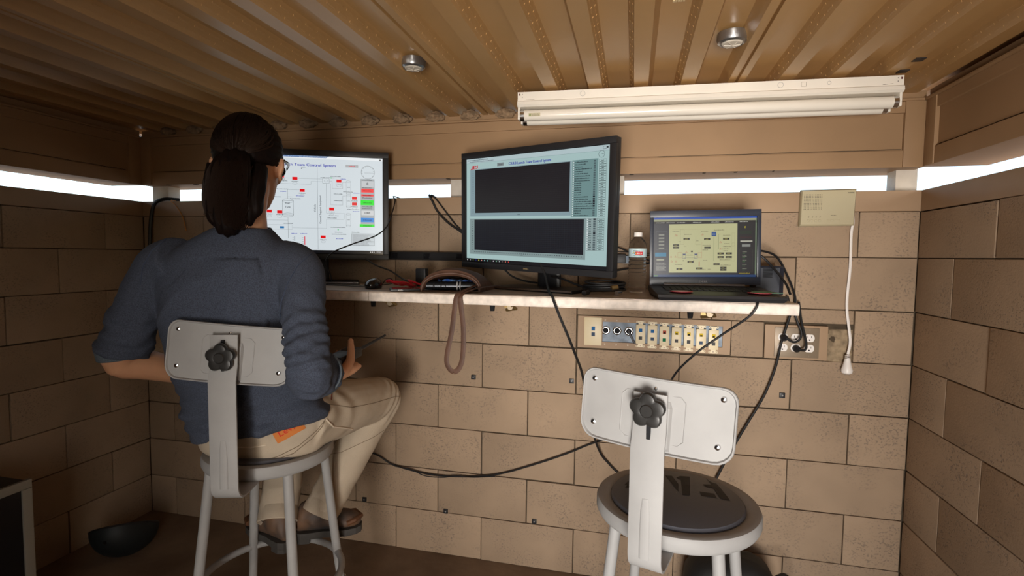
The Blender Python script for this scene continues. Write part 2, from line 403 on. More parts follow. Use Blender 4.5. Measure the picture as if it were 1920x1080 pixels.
# ================================================================ COUNTER
def counter(name, x0, x1, label):
    t = thing(name, label, 'counter', ((x0+x1)/2, -.27, 1.186), 0)
    yf, yb, z0, z1 = -.535, -.004, 1.1865, 1.2192
    p = [(yf+.006, z1), (yf+.0015, z1-.002), (yf, z1-.007), (yf, z0+.006), (yf+.002, z0+.001), (yf+.006, z0), (yf+.03, z0), (yf+.03, z0+.014), (yb, z0+.014), (yb, z1)]
    MB().grid([[(x, y, z) for y, z in p] for x in (x0+.001, x1-.001)], closed=True, cap=True).build('edge_and_core', COUNTER, t, False)
    MB().box(x0+.001, x1-.001, yf+.004, yb, z1, z1+.001).build('top_sheet', COUNTERTOP, t)
    return t
counter('counter_top', -1.70, -.875, 'left length of the speckled wall counter, in front of the seated person')
counter('counter_top', -.874, .46, 'right length of the speckled wall counter, ending short of the right wall')
def bracket(x, xk, label):
    t = thing('shelf_bracket', label, 'bracket', (x, -.1, 1.1), 0, None)
    mb = MB(); mb.box(x-.014, x+.014, -.40, -.004, 1.181, 1.1855); mb.box(x-.014, x+.014, -.33, -.326, 1.158, 1.181)
    mb.build('angle_arm', BRASS, t)
    MB().tube([(x+.012, -.36, 1.180), (x+.030, -.335, 1.158), (x-.010, -.31, 1.150)], .006, 8).build('strut', BRASS, t, True)
    MB().tube([(x-.05, -.36, 1.18), (x-.05, -.36, 1.150)], [.011, .008], 10).build('screw_end', DARK, t, True)
    mb = MB(); mb.cyl((x+.012, -.33, 1.165), (x+.012, -.352, 1.165), .0105, n=16); mb.build('bolt', mat('dull_bolt', (.42, .34, .24), .5, metal=.5), t, True)
    return t
bracket(-.90, 0, 'small brass shelf bracket under the counter near the seated person')
bracket(-.435, 0, 'small brass shelf bracket under the counter below the big monitor')
bracket(.235, 0, 'small brass shelf bracket under the counter below the laptop')

# ================================================================ SCREENS
def monitor(name, label, c, R, U, base_c, base_yaw, base_w=.40, base_d=.24, emit=1.0):
    t = thing(name, label, 'monitor', (base_c[0], base_c[1], 1.2202))
    R = Vector(R).normalized(); U = Vector(U).normalized(); N = R.cross(U).normalized()*-1   # N away from viewer
    N = Vector((-R.y, R.x, 0)).normalized(); U = (U-N*U.dot(N)*0).normalized(); Zv = R.cross(U)  # toward viewer
    F = frame(c, R, U, Zv)
    W, H = .345, .225
    mb = MB()   # bezel as four bars in front of the shell
    mb.box(-W, W, .2025, H, -.012, .002, M=F, bev=.002); mb.box(-W, W, -H, -.2025, -.012, .002, M=F, bev=.002)
    mb.box(-W, -.3215, -.2025, .2025, -.012, .002, M=F, bev=.002); mb.box(.3215, W, -.2025, .2025, -.012, .002, M=F, bev=.002)
    mb.build('bezel', BLACKP, t, True)
    mb = MB(); mb.box(-W+.001, W-.001, -H+.001, H-.001, -.034, -.0105, M=F, bev=.004); mb.box(-.2, .2, -.15, .15, -.062, -.03, M=F, bev=.008)
    mb.build('back_shell', BLACKP, t, True)
    MB().box(-.322, .322, -.203, .203, -.011, -.003, M=F).build('panel', BLACKG, t)
    B = Matrix.Translation((base_c[0], base_c[1], 1.2202)) @ Matrix.Rotation(base_yaw, 4, 'Z')
    mb = MB(); d = base_d
    mb.grid([[B @ Vector(p) for p in ((-base_w/2, -d/2, z), (base_w/2, -d/2, z), (base_w/2-.03, d/2, z), (-base_w/2+.03, d/2, z))] for z in (0, .011)], closed=True, cap=True)
    mb.build('base', BLACKP, t, False)
    mb = MB(); mb.box(-base_w/2+.002, base_w/2-.002, -d/2-.0012, -d/2, .0105-.006, .0105, M=B); mb.build('base_trim', CHROME, t)
    nk = Vector(c)-Zv*.07; top = nk+Vector((0, 0, -.05)); bt = B @ Vector((0, .05, .010))
    Rn = B.to_3x3() @ Vector((1, 0, 0)); Fy = B.to_3x3() @ Vector((0, 1, 0))
    mb = MB(); mb.tube([bt, Vector((bt.x, bt.y, top.z))], [(.055, .016), (.05, .016)], 16, up=Rn); mb.build('neck', BLACKP, t, True)
    return t, F
A_C, A_R = (-1.3351, -.2302, 1.548), (.9249, .3802, 0)
tA, FA = monitor('computer_monitor', 'left monitor with launch control diagram, partly hidden behind the person', A_C, A_R, (0, 0, 1), (-1.33, -.17), .39, .40, .22)
B_C, B_R, B_U = (-.3701, -.2914, 1.5132), (.8917, -.4514, -.0326), (.0089, -.0545, .9985)
tB, FB = monitor('computer_monitor', 'middle monitor angled left, showing two dark plot panels', B_C, B_R, B_U, (-.335, -.215), -.47, .42, .22)
def on(F, z=.0): return F @ Matrix.Translation((0, 0, -.0029+z))

# ---- left display
a = Art(); BGA = (212, 221, 226); BK = (70, 78, 84); RD = (226, 18, 26); G1 = (165, 172, 176)
a.rect(-320, -187, 320, 200, BGA); a.rect(-320, -200, 320, -187, (14, 14, 18)); a.lay()
a.rect(-320, 189, 320, 200, (236, 240, 242)); a._a([(-110, 200), (-98, 193), (92, 193), (104, 200)], [(0, 1, 2, 3)], (24, 96, 160)); a.lay()
a.text('CSULB Launch Team Control System', -150, 158, 11, (38, 38, 170), width=280, bold=.8)
a.rect(307, 190, 313, 196, (60, 60, 60))
a.line(57, 157, 57, -184, .8, BK)
a.rect(170, 159, 221, 169, (176, 178, 180)); a.lay(); a.scribble(183, 162, 24, 4, (220, 70, 80))
a.ring(260, 141, 27, 1, (40, 40, 44)); a.line(246, 138, 286, 138, .7, BK); a.lay()
for an in range(-40, 221, 26): a.line(260+22*math.cos(math.radians(an)), 141+22*math.sin(math.radians(an)), 260+26*math.cos(math.radians(an)), 141+26*math.sin(math.radians(an)), .8, BK)
a.rect(230, -87, 287, 113, G1); a.lay()
a.rect(234, 79, 284, 105, (196, 200, 203)); a.rect(233, 57, 283, 73, (245, 62, 66)); a.rect(233, 41, 283, 49, (240, 58, 66)); a.rect(230, 4, 284, 25, (20, 228, 40))
a.rect(233, -38, 283, -18, (205, 208, 210)); a.rect(231, -67, 283, -49, (32, 132, 214)); a.rect(226, -87, 286, -76, (20, 226, 40)); a.lay()
a.text('0', 254, 88, 11, (40, 40, 44), bold=.6); a.text('3.000', 244, -32, 8, (50, 50, 54), bold=.4)
for y in (107, 75, 33, -4, -12): a.scribble(236, y, 42, 3.5, (70, 74, 78))
for y, c_ in ((62, (120, 20, 30)), (43, (120, 20, 30)), (12, (0, 90, 20)), (-60, (10, 50, 110)), (-84, (0, 90, 20))): a.scribble(240, y, 36, 4, c_)
a.scribble(193, -112, 32, 3.5, (60, 60, 60)); a.frame(193, -166, 286, -116, .8, BK)
for i in range(12): y = -119-i*4; a.line(193, y, 286, y, .9, (120, 126, 130)); a.scribble(196, y-2.6, 60+random.random()*25, 1.6, (130, 134, 138))
BOX = [(-83, 114), (-31, 106), (-3, 58), (143, 101), (205, 32), (205, 8), (113, -16), (78, -132), (-92, -32), (-132, -30), (-220, 60), (-230, -80), (-190, 110)]
for x, y in BOX:
    a.rect(x-10, y-6, x+10, y+6, RD)
    a.scribble(x-13, y-13, 26, 3, BK); a.lay(); a.ring(x, y-20, 9, .6, (110, 116, 120), 16, .45); a.l -= 1
P = a.poly
P([(-260, 107), (78, 107)], .6, BK); P([(-260, 84), (32, 84), (32, 96), (78, 96)], .6, BK); a.frame(78, 90, 104, 110, .7, BK)
a.ring(91, 100, 6, .7, BK, 16, .7); P([(92, 90), (92, -33), (165, -33), (165, -58)], .6, BK); P([(104, 100), (116, 100), (116, 70), (158, 70), (158, 96), (172, 96)], .6, (130, 110, 110))
P([(109, 90), (109, 2), (158, 2), (158, 40), (170, 40)], .6, BK); P([(-44, -96), (92, -96), (92, -58), (160, -58)], .6, BK)
for cx, y0, y1 in ((181, 50, 100), (181, -5, 42), (180, -84, -35)):
    a.frame(cx-9, y0, cx+9, y1, .6, (130, 136, 140)); a.ring(cx, y1, 9, .6, (130, 136, 140), 20, .5); a.ring(cx, y0, 9, .6, (130, 136, 140), 20, .5); a.scribble(cx-6, (y0+y1)/2, 12, 2.5, BK)
a.frame(-81, -44, -38, 14, .8, BK); a.ring(-59.5, 14, 21.5, .8, BK, 24, .4); a.ring(-59.5, -44, 21.5, .8, BK, 24, .4)
a.text('Fuel', -71, 0, 8, BK, bold=.4); a.text('Tank', -72, -15, 8, BK, bold=.4)
P([(-60, 22), (-60, 60), (-14, 60)], .6, BK); P([(-60, 30), (-40, 30)], .6, BK); P([(-60, -52), (-60, -140)], .8, BK)
P([(-150, -66), (-60, -66)], .6, BK); a.frame(-150, -104, -44, -84, .6, (150, 156, 160)); a.rect(-92, -99, -76, -91, (30, 110, 170))
a.text('Vehicle', 50, -30, 8, BK, rot=PI/2, bold=.3); a.text('Ground Support Equipment', 71, -78, 7.5, BK, width=None, rot=PI/2, bold=.3)
a.rect(3.5, -166, 6.5, -131, (220, 20, 50)); a.rect(-36, -150, -34, -131, (20, 60, 90)); a.rect(-290, -140, -240, -60, BGA)
for y in range(-160, -130, 8): a.line(-6, y, 0, y, .7, BK); a.line(-44, y, -38, y, .7, BK)
for x, y, w_ in ((70, 112, 56), (110, 118, 40), (122, 46, 34), (122, 18, 34), (100, -44, 40), (96, -54, 36), (108, -92, 60), (125, -113, 30), (112, -121, 60), (-4, -60, 0), (160, 56, 40), (175, -17, 50), (-100, 94, 40), (-102, 60, 44), (-115, 28, 30), (-50, 22, 40), (-80, -80, 40)):
    if w_: a.scribble(x, y, w_, 3, BK)
for x, y, w_ in ((150, 108, 22), (200, 52, 26), (198, -25, 26), (130, -140, 28), (-47, -121, 22), (-12, -121, 26), (-28, 34, 30), (-90, 50, 24)): a.scribble(x, y, w_, 3.2, (50, 60, 180))
a.disc(112, 113, 2.6, (60, 200, 110)); a.disc(138, -101, 2.6, (60, 200, 110)); a.disc(-4, 148, 2.5, (20, 20, 40)); a.scribble(-4, 152, 16, 2, BK)
for x in (270, 277, 284): a.disc(x, -193, 2, (230, 230, 230), 8)
a.scribble(294, -192, 18, 2, (200, 200, 200)); a.scribble(294, -196, 18, 2, (200, 200, 200))
a.build('display_image', on(FA), tA, emit=.95)

# ---- middle display
a = Art(); TB = (176, 205, 204)
a.rect(-320, -188, 320, 200, TB); a.rect(-320, -200, 320, -188, (10, 10, 14)); a.lay()
a.rect(-320, 184, 320, 200, (188, 208, 212)); a.line(-320, 184, 320, 183, .6, (120, 140, 144))
a.rect(-300, -22, 177, 159, (140, 164, 172)); a.rect(-302, -170, 238, -31, (138, 158, 158)); a.rect(179, -27, 279, 160, (116, 150, 150)); a.rect(240, -139, 281, -31, (150, 170, 170)); a.lay()
a.rect(-273, -9, 170, 157, (22, 20, 24)); a.rect(-277, -154, 230, -35, (12, 14, 22)); a.lay()
for i in range(1, 24): a.line(-273, -9+i*6.9, 170, -9+i*6.9, .5, (46, 44, 50))
for i in range(1, 17): a.line(-277, -154+i*7, 230, -154+i*7, .5, (48, 54, 62))
for i in range(1, 51): a.line(-277+i*10, -154, -277+i*10, -35, .5, (44, 48, 58))
for i in range(24): a.rect(-286, -9+i*6.9, -282, -7.2+i*6.9, (60, 74, 80))
for i in range(17): a.rect(-290, -154+i*7, -284, -152+i*7, (60, 74, 80))
for i in range(51): a.rect(-279+i*10, -162, -275+i*10, -159.5, (50, 60, 66))
a.scribble(-58, -18, 14, 2.4, (50, 60, 66)); a.scribble(-40, -167, 10, 2, (50, 60, 66))
a.text('JPL', -295, 162, 12, (206, 24, 40), width=46, bold=1.6); a.rect(-297, 160.5, -262, 162.2, (206, 24, 40))
a.text('CSULB Launch Team Control System', -102, 165, 9.5, (40, 40, 170), width=192, bold=.9)
a.rect(-158, 164, -126, 176, (130, 140, 142)); a.lay(); a.scribble(-152, 168, 20, 3, (60, 70, 72))
a.scribble(-314, 193, 110, 3, (70, 84, 90)); a.scribble(-302, 187, 125, 3, (90, 100, 110))
a.ring(291, 173, 11, 1, (50, 60, 62)); a.line(291, 173, 299, 172, .8, (50, 60, 62)); a.frame(296, 188, 308, 196, .8, (40, 50, 52)); a.rect(309, 190, 315, 196, (40, 50, 52))
names = [34, 30, 22, 44, 20, 36, 40, 38, 42, 18, 18, 18, 18, 18, 18, 36, 36, 46, 46, 46, 46, 18, 18, 38]
for i, wd in enumerate(names):
    y = 153-i*7.6; a.rect(182, y-2.6, 186.5, y+2, (220, 232, 232)); a.scribble(189, y-2.2, wd*1.5, 3.8, (30, 44, 50))
    blk = 15 <= i <= 19; a.rect(262, y-3, 270, y+2.6, (12, 16, 30) if blk else (80, 100, 104))
    a.frame(283, y-3.6, 309, y+3.2, .7, (30, 40, 44)); a.scribble(290, y-1.8, 11, 3, (30, 40, 44))
for i in range(14):
    y = -35-i*7.6; a.rect(242, y-2.6, 246, y+2, (224, 234, 234)); a.scribble(249, y-2.2, 10, 3.8, (40, 54, 60))
    a.rect(266, y-3, 275, y+2.6, (12, 16, 30) if i in (0, 6) else (84, 100, 104)); a.frame(282, y-3.6, 307, y+3.2, .7, (30, 40, 44)); a.scribble(287, y-1.8, 14, 3, (30, 40, 44))
for i, c_ in enumerate(((230, 230, 230), (150, 150, 150), (80, 110, 50), (30, 40, 120), (220, 210, 70), (220, 150, 140), (150, 210, 210), (130, 200, 190), (30, 90, 50), (210, 200, 210), (120, 190, 150), (170, 180, 180), (100, 80, 80), (210, 120, 100), (230, 60, 60))):
    a.disc(-315+i*15.5, -194, 2.6, c_, 8)
a.build('display_image', on(FB), tB, emit=.80)
a = Art(); a.text('DELL', -24, -217, 6.5, (140, 122, 88), width=26, bold=.8); a.build('maker_mark', FB @ Matrix.Translation((0, 0, .0023)), tB)

# ---- laptop
LC = Vector((.232, -.283, 1.382)); yawL = .07
Lx = Vector((math.cos(yawL), math.sin(yawL), .018)).normalized(); Ln = Vector((-math.sin(yawL), math.cos(yawL), 0)); Lu = Vector((-.02, .02, 1)).normalized()
tL = thing('laptop', 'open black laptop showing a yellowish control diagram', 'laptop', (.24, -.42, 1.2203))
FL = frame(LC, Lx, Lu, Lx.cross(Lu)); Lz = Lx.cross(Lu)
FL = frame(LC, Lx, Lz.cross(Lx), Lz)
NAVY = mat('laptop_shell', (.022, .028, .045), .35)
mb = MB(); mb.box(-.179, .179, .103, .126, -.008, .001, M=FL, bev=.0015); mb.box(-.179, .179, -.126, -.099, -.008, .001, M=FL, bev=.0015)
mb.box(-.179, -.1665, -.1, .104, -.008, .001, M=FL, bev=.0015); mb.box(.1665, .179, -.1, .104, -.008, .001, M=FL, bev=.0015); mb.build('lid_bezel', NAVY, tL, True)
MB().box(-.178, .178, -.125, .125, -.014, -.006, M=FL, bev=.002).build('lid_back', BLACKP, tL, True)
a = Art(.00004); CR = (214, 212, 158); DK = (22, 22, 26)
a.rect(-167, -99, 166, 103, (36, 38, 44)); a.lay(); a.rect(-167, 97, 166, 103, (20, 84, 190)); a.rect(-167, 90, 166, 97, (176, 178, 140)); a.rect(-167, 82, 166, 90, (20, 18, 20)); a.rect(-167, -99, 166, -91, (18, 62, 110))
a.rect(-167, -91, -116, 82, (48, 52, 64)); a.rect(108, -91, 162, 82, DK); a.rect(-115, -84, 105, 80, CR); a.rect(162, -91, 166, 97, (120, 140, 110)); a.lay()
for x in (-158, -125, -90, -38, 20, 65, 112): a.scribble(x, 84.5, 28, 2.4, (220, 220, 210))
a.frame(-158, -5, -122, 56, .6, (110, 116, 126))
for i in range(5): a.rect(-149, 47-i*11.3, -131, 42-i*11.3, (150, 152, 140))
a.rect(-161, -29, -124, -16, (0, 130, 170)); a.rect(-156, -43, -131, -37, (170, 172, 150))
for y in (-54, -64, -74): a.rect(-158, y-3.5, -124, y, (130, 132, 128)); a.scribble(-158, y+1.5, 28, 2.2, (200, 200, 190))
a.rect(23, 38, 38, 53, (26, 82, 150)); a.lay(); a.scribble(26, 44, 9, 3, (200, 210, 220))
LT = (120, 112, 80)
for x, y in ((-58, 30), (9, 29), (70, 29), (10, 0), (53, -20), (79, -20), (53, -32), (79, -32), (40, -56), (62, -68), (62, -75), (-80, -72), (-92, 9), (-92, 1), (-16, -70), (-44, -48)):
    a.rect(x-10, y-3.2, x+10, y+3.2, (26, 24, 16)); a.lay(); a.scribble(x-5, y-1.4, 8, 2.6, (190, 180, 80)); a.l -= 1
a.frame(-78, 12, -66, 62, .5, LT); P = a.poly
P([(-105, 62), (20, 62)], .4, (190, 170, 130)); P([(-66, 50), (-66, 4), (-58, 4)], .5, LT); P([(-8, 20), (-8, -30)], .4, (190, 120, 100)); P([(-28, 36), (-28, 10), (-12, 10)], .5, LT)
P([(46, 45), (46, -5)], .6, (110, 120, 80)); P([(30, 36), (30, -46)], .6, (110, 130, 90)); a.frame(88, -46, 97, 48, .5, (180, 176, 130)); a.ring(92.5, 10, 4.5, .4, (160, 156, 110), 12, 1.5)
a.frame(-66, -34, -26, -18, .6, BK); a.frame(-70, -36, -60, -20, .7, (30, 60, 130)); a.frame(-32, -36, -22, -20, .7, (30, 60, 130)); a.rect(-69, -25, -61, -21, (30, 50, 120)); a.rect(-31, -25, -23, -21, (30, 50, 120)); a.rect(-43, -15, -37, -10, (20, 20, 20))
a.disc(-68, -44, 1.6, (20, 20, 20), 8); a.disc(-34, -44, 1.6, (20, 20, 20), 8); a.rect(-17, -64, -15, -47, (190, 50, 40)); a.frame(-86, -34, -72, -16, .5, (190, 90, 70)); a.frame(-20, -34, -8, -16, .5, (200, 90, 70))
for x, y in ((-94, 42), (-90, 42), (-6, 44), (-108, -30), (-94, -30), (-106, -46), (-92, -46), (52, 18), (52, -4), (-58, -15)):
    P([(x-3, y-2), (x, y+3), (x+3, y-2), (x-3, y-2)], .7, (196, 60, 50))
for x, y, w_ in ((-104, 54, 22), (-66, 44, 24), (-10, 54, 22), (30, 58, 34), (60, 40, 24), (64, 12, 18), (60, 2, 28), (58, -6, 24), (-6, 7, 26), (-6, -9, 18), (50, -42, 34), (52, -60, 34), (-96, -58, 26), (-4, -44, 14), (-84, 20, 8), (-28, 22, 10), (-60, -26, 24), (60, -12, 16), (-6, -74, 12), (12, -74, 10)): a.scribble(x, y, w_, 2.2, LT)
a.text('0', 127, 64, 7, (200, 190, 40), bold=.4); a.rect(113, 44, 150, 56, (14, 40, 20)); a.rect(113, 30, 150, 36, (50, 14, 18)); a.rect(115, 18, 153, 23, (200, 198, 180)); a.rect(120, 2, 147, 10, (150, 152, 146)); a.frame(112, -82, 154, -6, .5, (80, 84, 70))
for i in range(5): a.scribble(122, -16-i*14, 14, 2, (170, 176, 150)); a.scribble(122, -21-i*14, 9, 2, (60, 130, 60))
a.scribble(112, -87, 34, 2, (200, 180, 50)); a.rect(-164, -97, -152, -93, (90, 150, 40))
a.build('display_image', FL @ Matrix.Translation((0, 0, -.0052)), tL, emit=.62)
a = Art(); a.text('DELL', -18, -117, 6, (150, 150, 152), width=28, bold=.7); a.build('maker_mark', FL @ Matrix.Translation((0, 0, .0013)), tL)
Bf = frame(LC+Lz*.006-Vector((0, 0, .1295)), Vector((Lx.x, Lx.y, 0)), Vector((Ln.x, Ln.y, 0)), (0, 0, 1))   # hinge line, y back
mb = MB(); D = .262
mb.grid([[Bf @ Vector(p) for p in q] for q in (
    [(-.176, 0, -.030), (.176, 0, -.030), (.170, -D+.006, -.031), (-.170, -D+.006, -.031)],
    [(-.181, .012, -.012), (.181, .012, -.012), (.178, -D, -.022), (-.178, -D, -.022)],
    [(-.180, .012, -.002), (.180, .012, -.002), (.178, -D+.002, -.0145), (-.178, -D+.002, -.0145)],
    [(-.176, .008, .0), (.176, .008, .0), (.174, -D+.008, -.0125), (-.174, -D+.008, -.0125)])], closed=True, cap=True)
mb.build('base', BLACKP, tL, True)
MB().cyl(Bf @ Vector((-.13, .0, .003)), Bf @ Vector((.13, .0, .003)), .006, n=12).build('hinge_bar', mat('hinge_grey', (.2, .2, .22), .3, metal=.6), tL, True)
zt = lambda y: .0+(.0125/.26)*y+.0005
KEY = mat('key_plastic', (.02, .02, .022), .5)
kb = MB()
for r_ in range(6):
    y = -.045-r_*.018
    for c_ in range(15):
        x = -.142+c_*.019; kb.box(x, x+.0165, y-.0155, y, zt(y)-.001, zt(y)+.0018, M=Bf)
kb.build('keys', KEY, tL)['kind'] = 'stuff'
a = Art()
for x, c1, c2 in ((-.115*1000, (206, 60, 80), (196, 176, 182)), (.125*1000, (206, 60, 80), (196, 176, 182))):
    pass
def slab(x, y, rx, ry, col, nm, dz):
    m_ = mat(nm, lin(col), .6); mb = MB()
    z = zt(y)+.0003+dz; mb.grid([[Bf @ Vector((x+rx*math.cos(t), y+ry*math.sin(t), zz+(y-0)*0)) for t in np.linspace(0, 2*PI, 28, endpoint=False)] for zz in (z, z+.0007)], closed=True, cap=True)
    return mb.build(nm, m_, tL)
slab(-.105, -.205, .034, .036, (190, 52, 72), 'red_sticker', .002); slab(-.105, -.205, .028, .030, (205, 186, 190), 'pink_sticker', .0028)
slab(.118, -.205, .034, .036, (190, 52, 72), 'red_sticker', .002); slab(.118, -.205, .026, .030, (205, 186, 190), 'pink_sticker', .0028)
mb = MB(); z = .0028
mb.grid([[Bf @ Vector((x, y, zt(y)+zz)) for x, y in ((.104, -.165), (.150, -.170), (.182, -.215), (.150, -.225), (.100, -.215))] for zz in (.0035, .0045)], closed=True, cap=True)
mb.build('green_note', mat('green_paper', lin((112, 158, 136)), .8), tL)

# ================================================================ WALL FITTINGS
# long painted box with the data jacks
tJ = thing('jack_panel', 'long tan wall panel holding cream data jacks and bare conduit holes', 'wall panel', (.08, 0, 1.04))
mb = MB(); x0, x1, z0, z1 = -.2165, .3735, .973, 1.1045; hx0, hx1, hz0, hz1 = -.116, .345, 1.0, 1.083
mb.box(x0, x1, -.001, .012, hz1, z1); mb.box(x0, x1, -.001, .012, z0, hz0); mb.box(x0, hx0, -.001, .012, hz0, hz1); mb.box(hx1, x1, -.001, .012, hz0, hz1)
mb.build('face', SILL, tJ)
mb = MB(); mb.box(hx0-.01, hx1+.01, .0085, .012, hz0-.01, hz1+.01); mb.build('box_back', GALV, tJ)
MB().box(-.19, -.1185, -.007, -.0012, .984, 1.0995, bev=.002).build('blank_plate', IVORY, tJ, True)
JB = mat('jack_blue', (.03, .14, .36), .75, spec=.15); JS = mat('jack_slate', (.07, .10, .16), .75, spec=.15); JR = mat('jack_red', (.42, .08, .05), .75, spec=.15); JG = mat('jack_green', (.01, .16, .07), .75, spec=.15)
JY = mat('jack_yellow', (.62, .44, .03), .75, spec=.15); JK = mat('jack_grey', (.09, .09, .09), .75, spec=.15)
MB().box(-.160, -.146, -.0082, -.006, 1.046, 1.062).build('data_port', JB, tJ); MB().box(-.160, -.146, -.0082, -.006, 1.023, 1.038).build('data_port', JS, tJ)
mb = MB()
for x in (-.103, -.058, -.011):
    mb = MB(); mb.lathe([(.0185, 0), (.0185, .004), (.0145, .006), (.0125, .006), (.0125, -.002)], 8, Matrix.Translation((x, .008, 1.047)) @ Matrix.Rotation(PI/2, 4, 'X'))
    lk = mb.build('conduit_nut', CHROME, tJ, True)
    MB().lathe([(.0118, 0), (.0118, .001)], 20, Matrix.Translation((x, .0065, 1.047)) @ Matrix.Rotation(PI/2, 4, 'X')).build('conduit_hole', DARK, lk, True)
MB().tube(spline([(-.011, .004, 1.050), (-.011, -.008, 1.044), (.000, -.008, 1.025), (.012, -.004, 1.004), (.03, .005, 1.0)], 6), .0045, 8).build('grey_wire', mat('grey_wire', (.09, .09, .1), .5), tJ, True)
mb = MB()
for x in (-.106, -.060, -.014): 
    for z in (1.09, .991): mb.cyl((x, -.0018, z), (x, .003, z), .0032, n=10)
mb.build('screws', BROWNMETAL, tJ)['kind'] = 'stuff'
cols = [(JB, JK), (JB, JS), (JR, JG), (JY, JK), (JY, JK), (JY, JS), (JY, JK)]
for i, (c1, c2) in enumerate(cols):
    x = .035+i*.0461; dz = -.0017*i; s_ = MB()
    s_.box(x-.0185, x+.0185, -.006, .002, 1.000+dz, 1.078+dz, bev=.0015); s_.box(x-.009, x+.009, -.004, .0, 1.078+dz, 1.092+dz); s_.box(x-.009, x+.009, -.004, .0, .986+dz, 1.0+dz)
    for z in (1.088+dz, .990+dz):
        for sx in (-.013, .013):
            s_.lathe([(.0048, 0), (.0048, .003), (.0026, .003), (.0026, 0)], 10, Matrix.Translation((x+sx, -.001, z)) @ Matrix.Rotation(PI/2, 4, 'X'), cap=False)
            s_.box(x+min(sx*.4, sx), x+max(sx*.4, sx), -.0035, -.001, z-.0015, z+.0015)
    jk = s_.build('jack_strap', IVORY, tJ, True)
    MB().box(x-.0065, x+.0065, -.0072, -.0055, 1.048+dz, 1.061+dz).build('data_port', c1, jk)
    MB().box(x-.0065, x+.0065, -.0072, -.0055, 1.017+dz, 1.030+dz).build('data_port', c2, jk)
    MB().cyl((x, -.0048, 1.085+dz), (x, -.003, 1.085+dz), .0026, n=10).build('screw', BROWNMETAL, jk)
    MB().cyl((x, -.0048, .992+dz), (x, -.003, .992+dz), .0026, n=10).build('screw', BROWNMETAL, jk)
    if c1 is JY or c1 is JR: MB().box(x-.004, x+.004, -.0078, -.007, 1.0485+dz, 1.0545+dz).build('port_opening', DARK, jk)
# outlet box
tO = thing('outlet_panel', 'tan wall box with brown plate of six white outlets, right of the counter end', 'outlet', (.6, 0, 1.03))
MB().box(.4955, .7115, -.004, .012, .969, 1.0985, bev=.002).build('box_face', SILL, tO, True)
MB().box(.529, .682, -.0085, -.0035, .977, 1.090, bev=.0015).build('cover_plate', BROWNMETAL, tO, True)
for x in (.557, .602, .648):
    for z in (1.0525, 1.0135):
        mb = MB(); P_ = []
        for t in np.linspace(0, 2*PI, 32, endpoint=False):
            px = .0172*math.cos(t); pz = max(-.0140, min(.0140, .0172*math.sin(t))); P_.append((px+x, pz+z))
        mb.prism(P_, -.0105, -.008); so_ = mb.build('socket', WHITEPL, tO)
        mb = MB(); mb.box(x-.0070, x-.0054, -.0108, -.0100, z+.0005, z+.0085); mb.box(x+.0054, x+.0070, -.0108, -.0100, z+.0010, z+.0080); mb.cyl((x, -.0108, z-.0068), (x, -.0100, z-.0068), .0027, n=12)
        mb.build('slots', DARK, so_)
    for z in (1.083, .984): MB().cyl((x, -.0095, z), (x, -.0085, z), .0028, n=10).build('screw', BROWNMETAL, tO)
# crumbled mortar patch
def rubble(x0, x1, z0, z1):
    n1, n2 = 26, 34; rows = []
    for j in range(n2):
        r_ = []
        for i in range(n1):
            x = x0+(x1-x0)*i/(n1-1); z = z0+(z1-z0)*j/(n2-1); e = min(i, n1-1-i, j, n2-1-j)
            h = noise.fractal(Vector((x*28, z*28, 3)), .7, 2.2, 4)*.006
            r_.append((x, .0055-(h if e > 0 else -.003), z))
        rows.append(r_)
    return MB().grid(rows)
pr_ = rubble(.714, .797, .955, 1.088).build('mortar_patch', mat('rough_mortar', (.40, .30, .19), .95, var=.45, vscale=40, bump=.6, bscale=120), wb, True)
# chipped mortar bits under the outlet box
mb = MB()
for i in range(9):
    x = .54+i*.02; mb.box(x, x+random.uniform(.008, .018), -.002, .006, .9665, .9695+.001*random.random(), bev=.0008)
mb.build('mortar_crumbs', JOINT, wb)['kind'] = 'stuff'
# small black square fixings
for (x, z) in ((-.665, .818), (-.238, .830), (.174, .849), (.565, .828), (-1.190, .208), (-.790, .202), (-.387, .208)):
    t = tag(MB().box(x-.010, x+.010, -.006, .002, z-.010, z+.010, bev=.0012).build('cable_mount', BLACKP, None, True), None, 'mount', 'small black cable mounts stuck on the block wall')
    t['label'] = {(-.665, .818): 'small black square mount right below the hanging brown strap', (-.238, .830): 'small black square mount just left of the empty stool backrest', (.174, .849): 'small black square mount peeking over the empty stool backrest',
                  (.565, .828): 'small black square mount right of the empty stool, below the outlets', (-1.190, .208): 'lowest-left small black square mount, beside the raised shoe', (-.790, .202): 'middle of three small black square mounts low on the wall', (-.387, .208): 'right of three small black square mounts low on the wall'}[(x, z)]
    LOC[t.name] = (0, 0, 0)
    MB().cyl((x, -.0075, z), (x, -.006, z), .003, n=10).build('screw_head', GREYM, t)
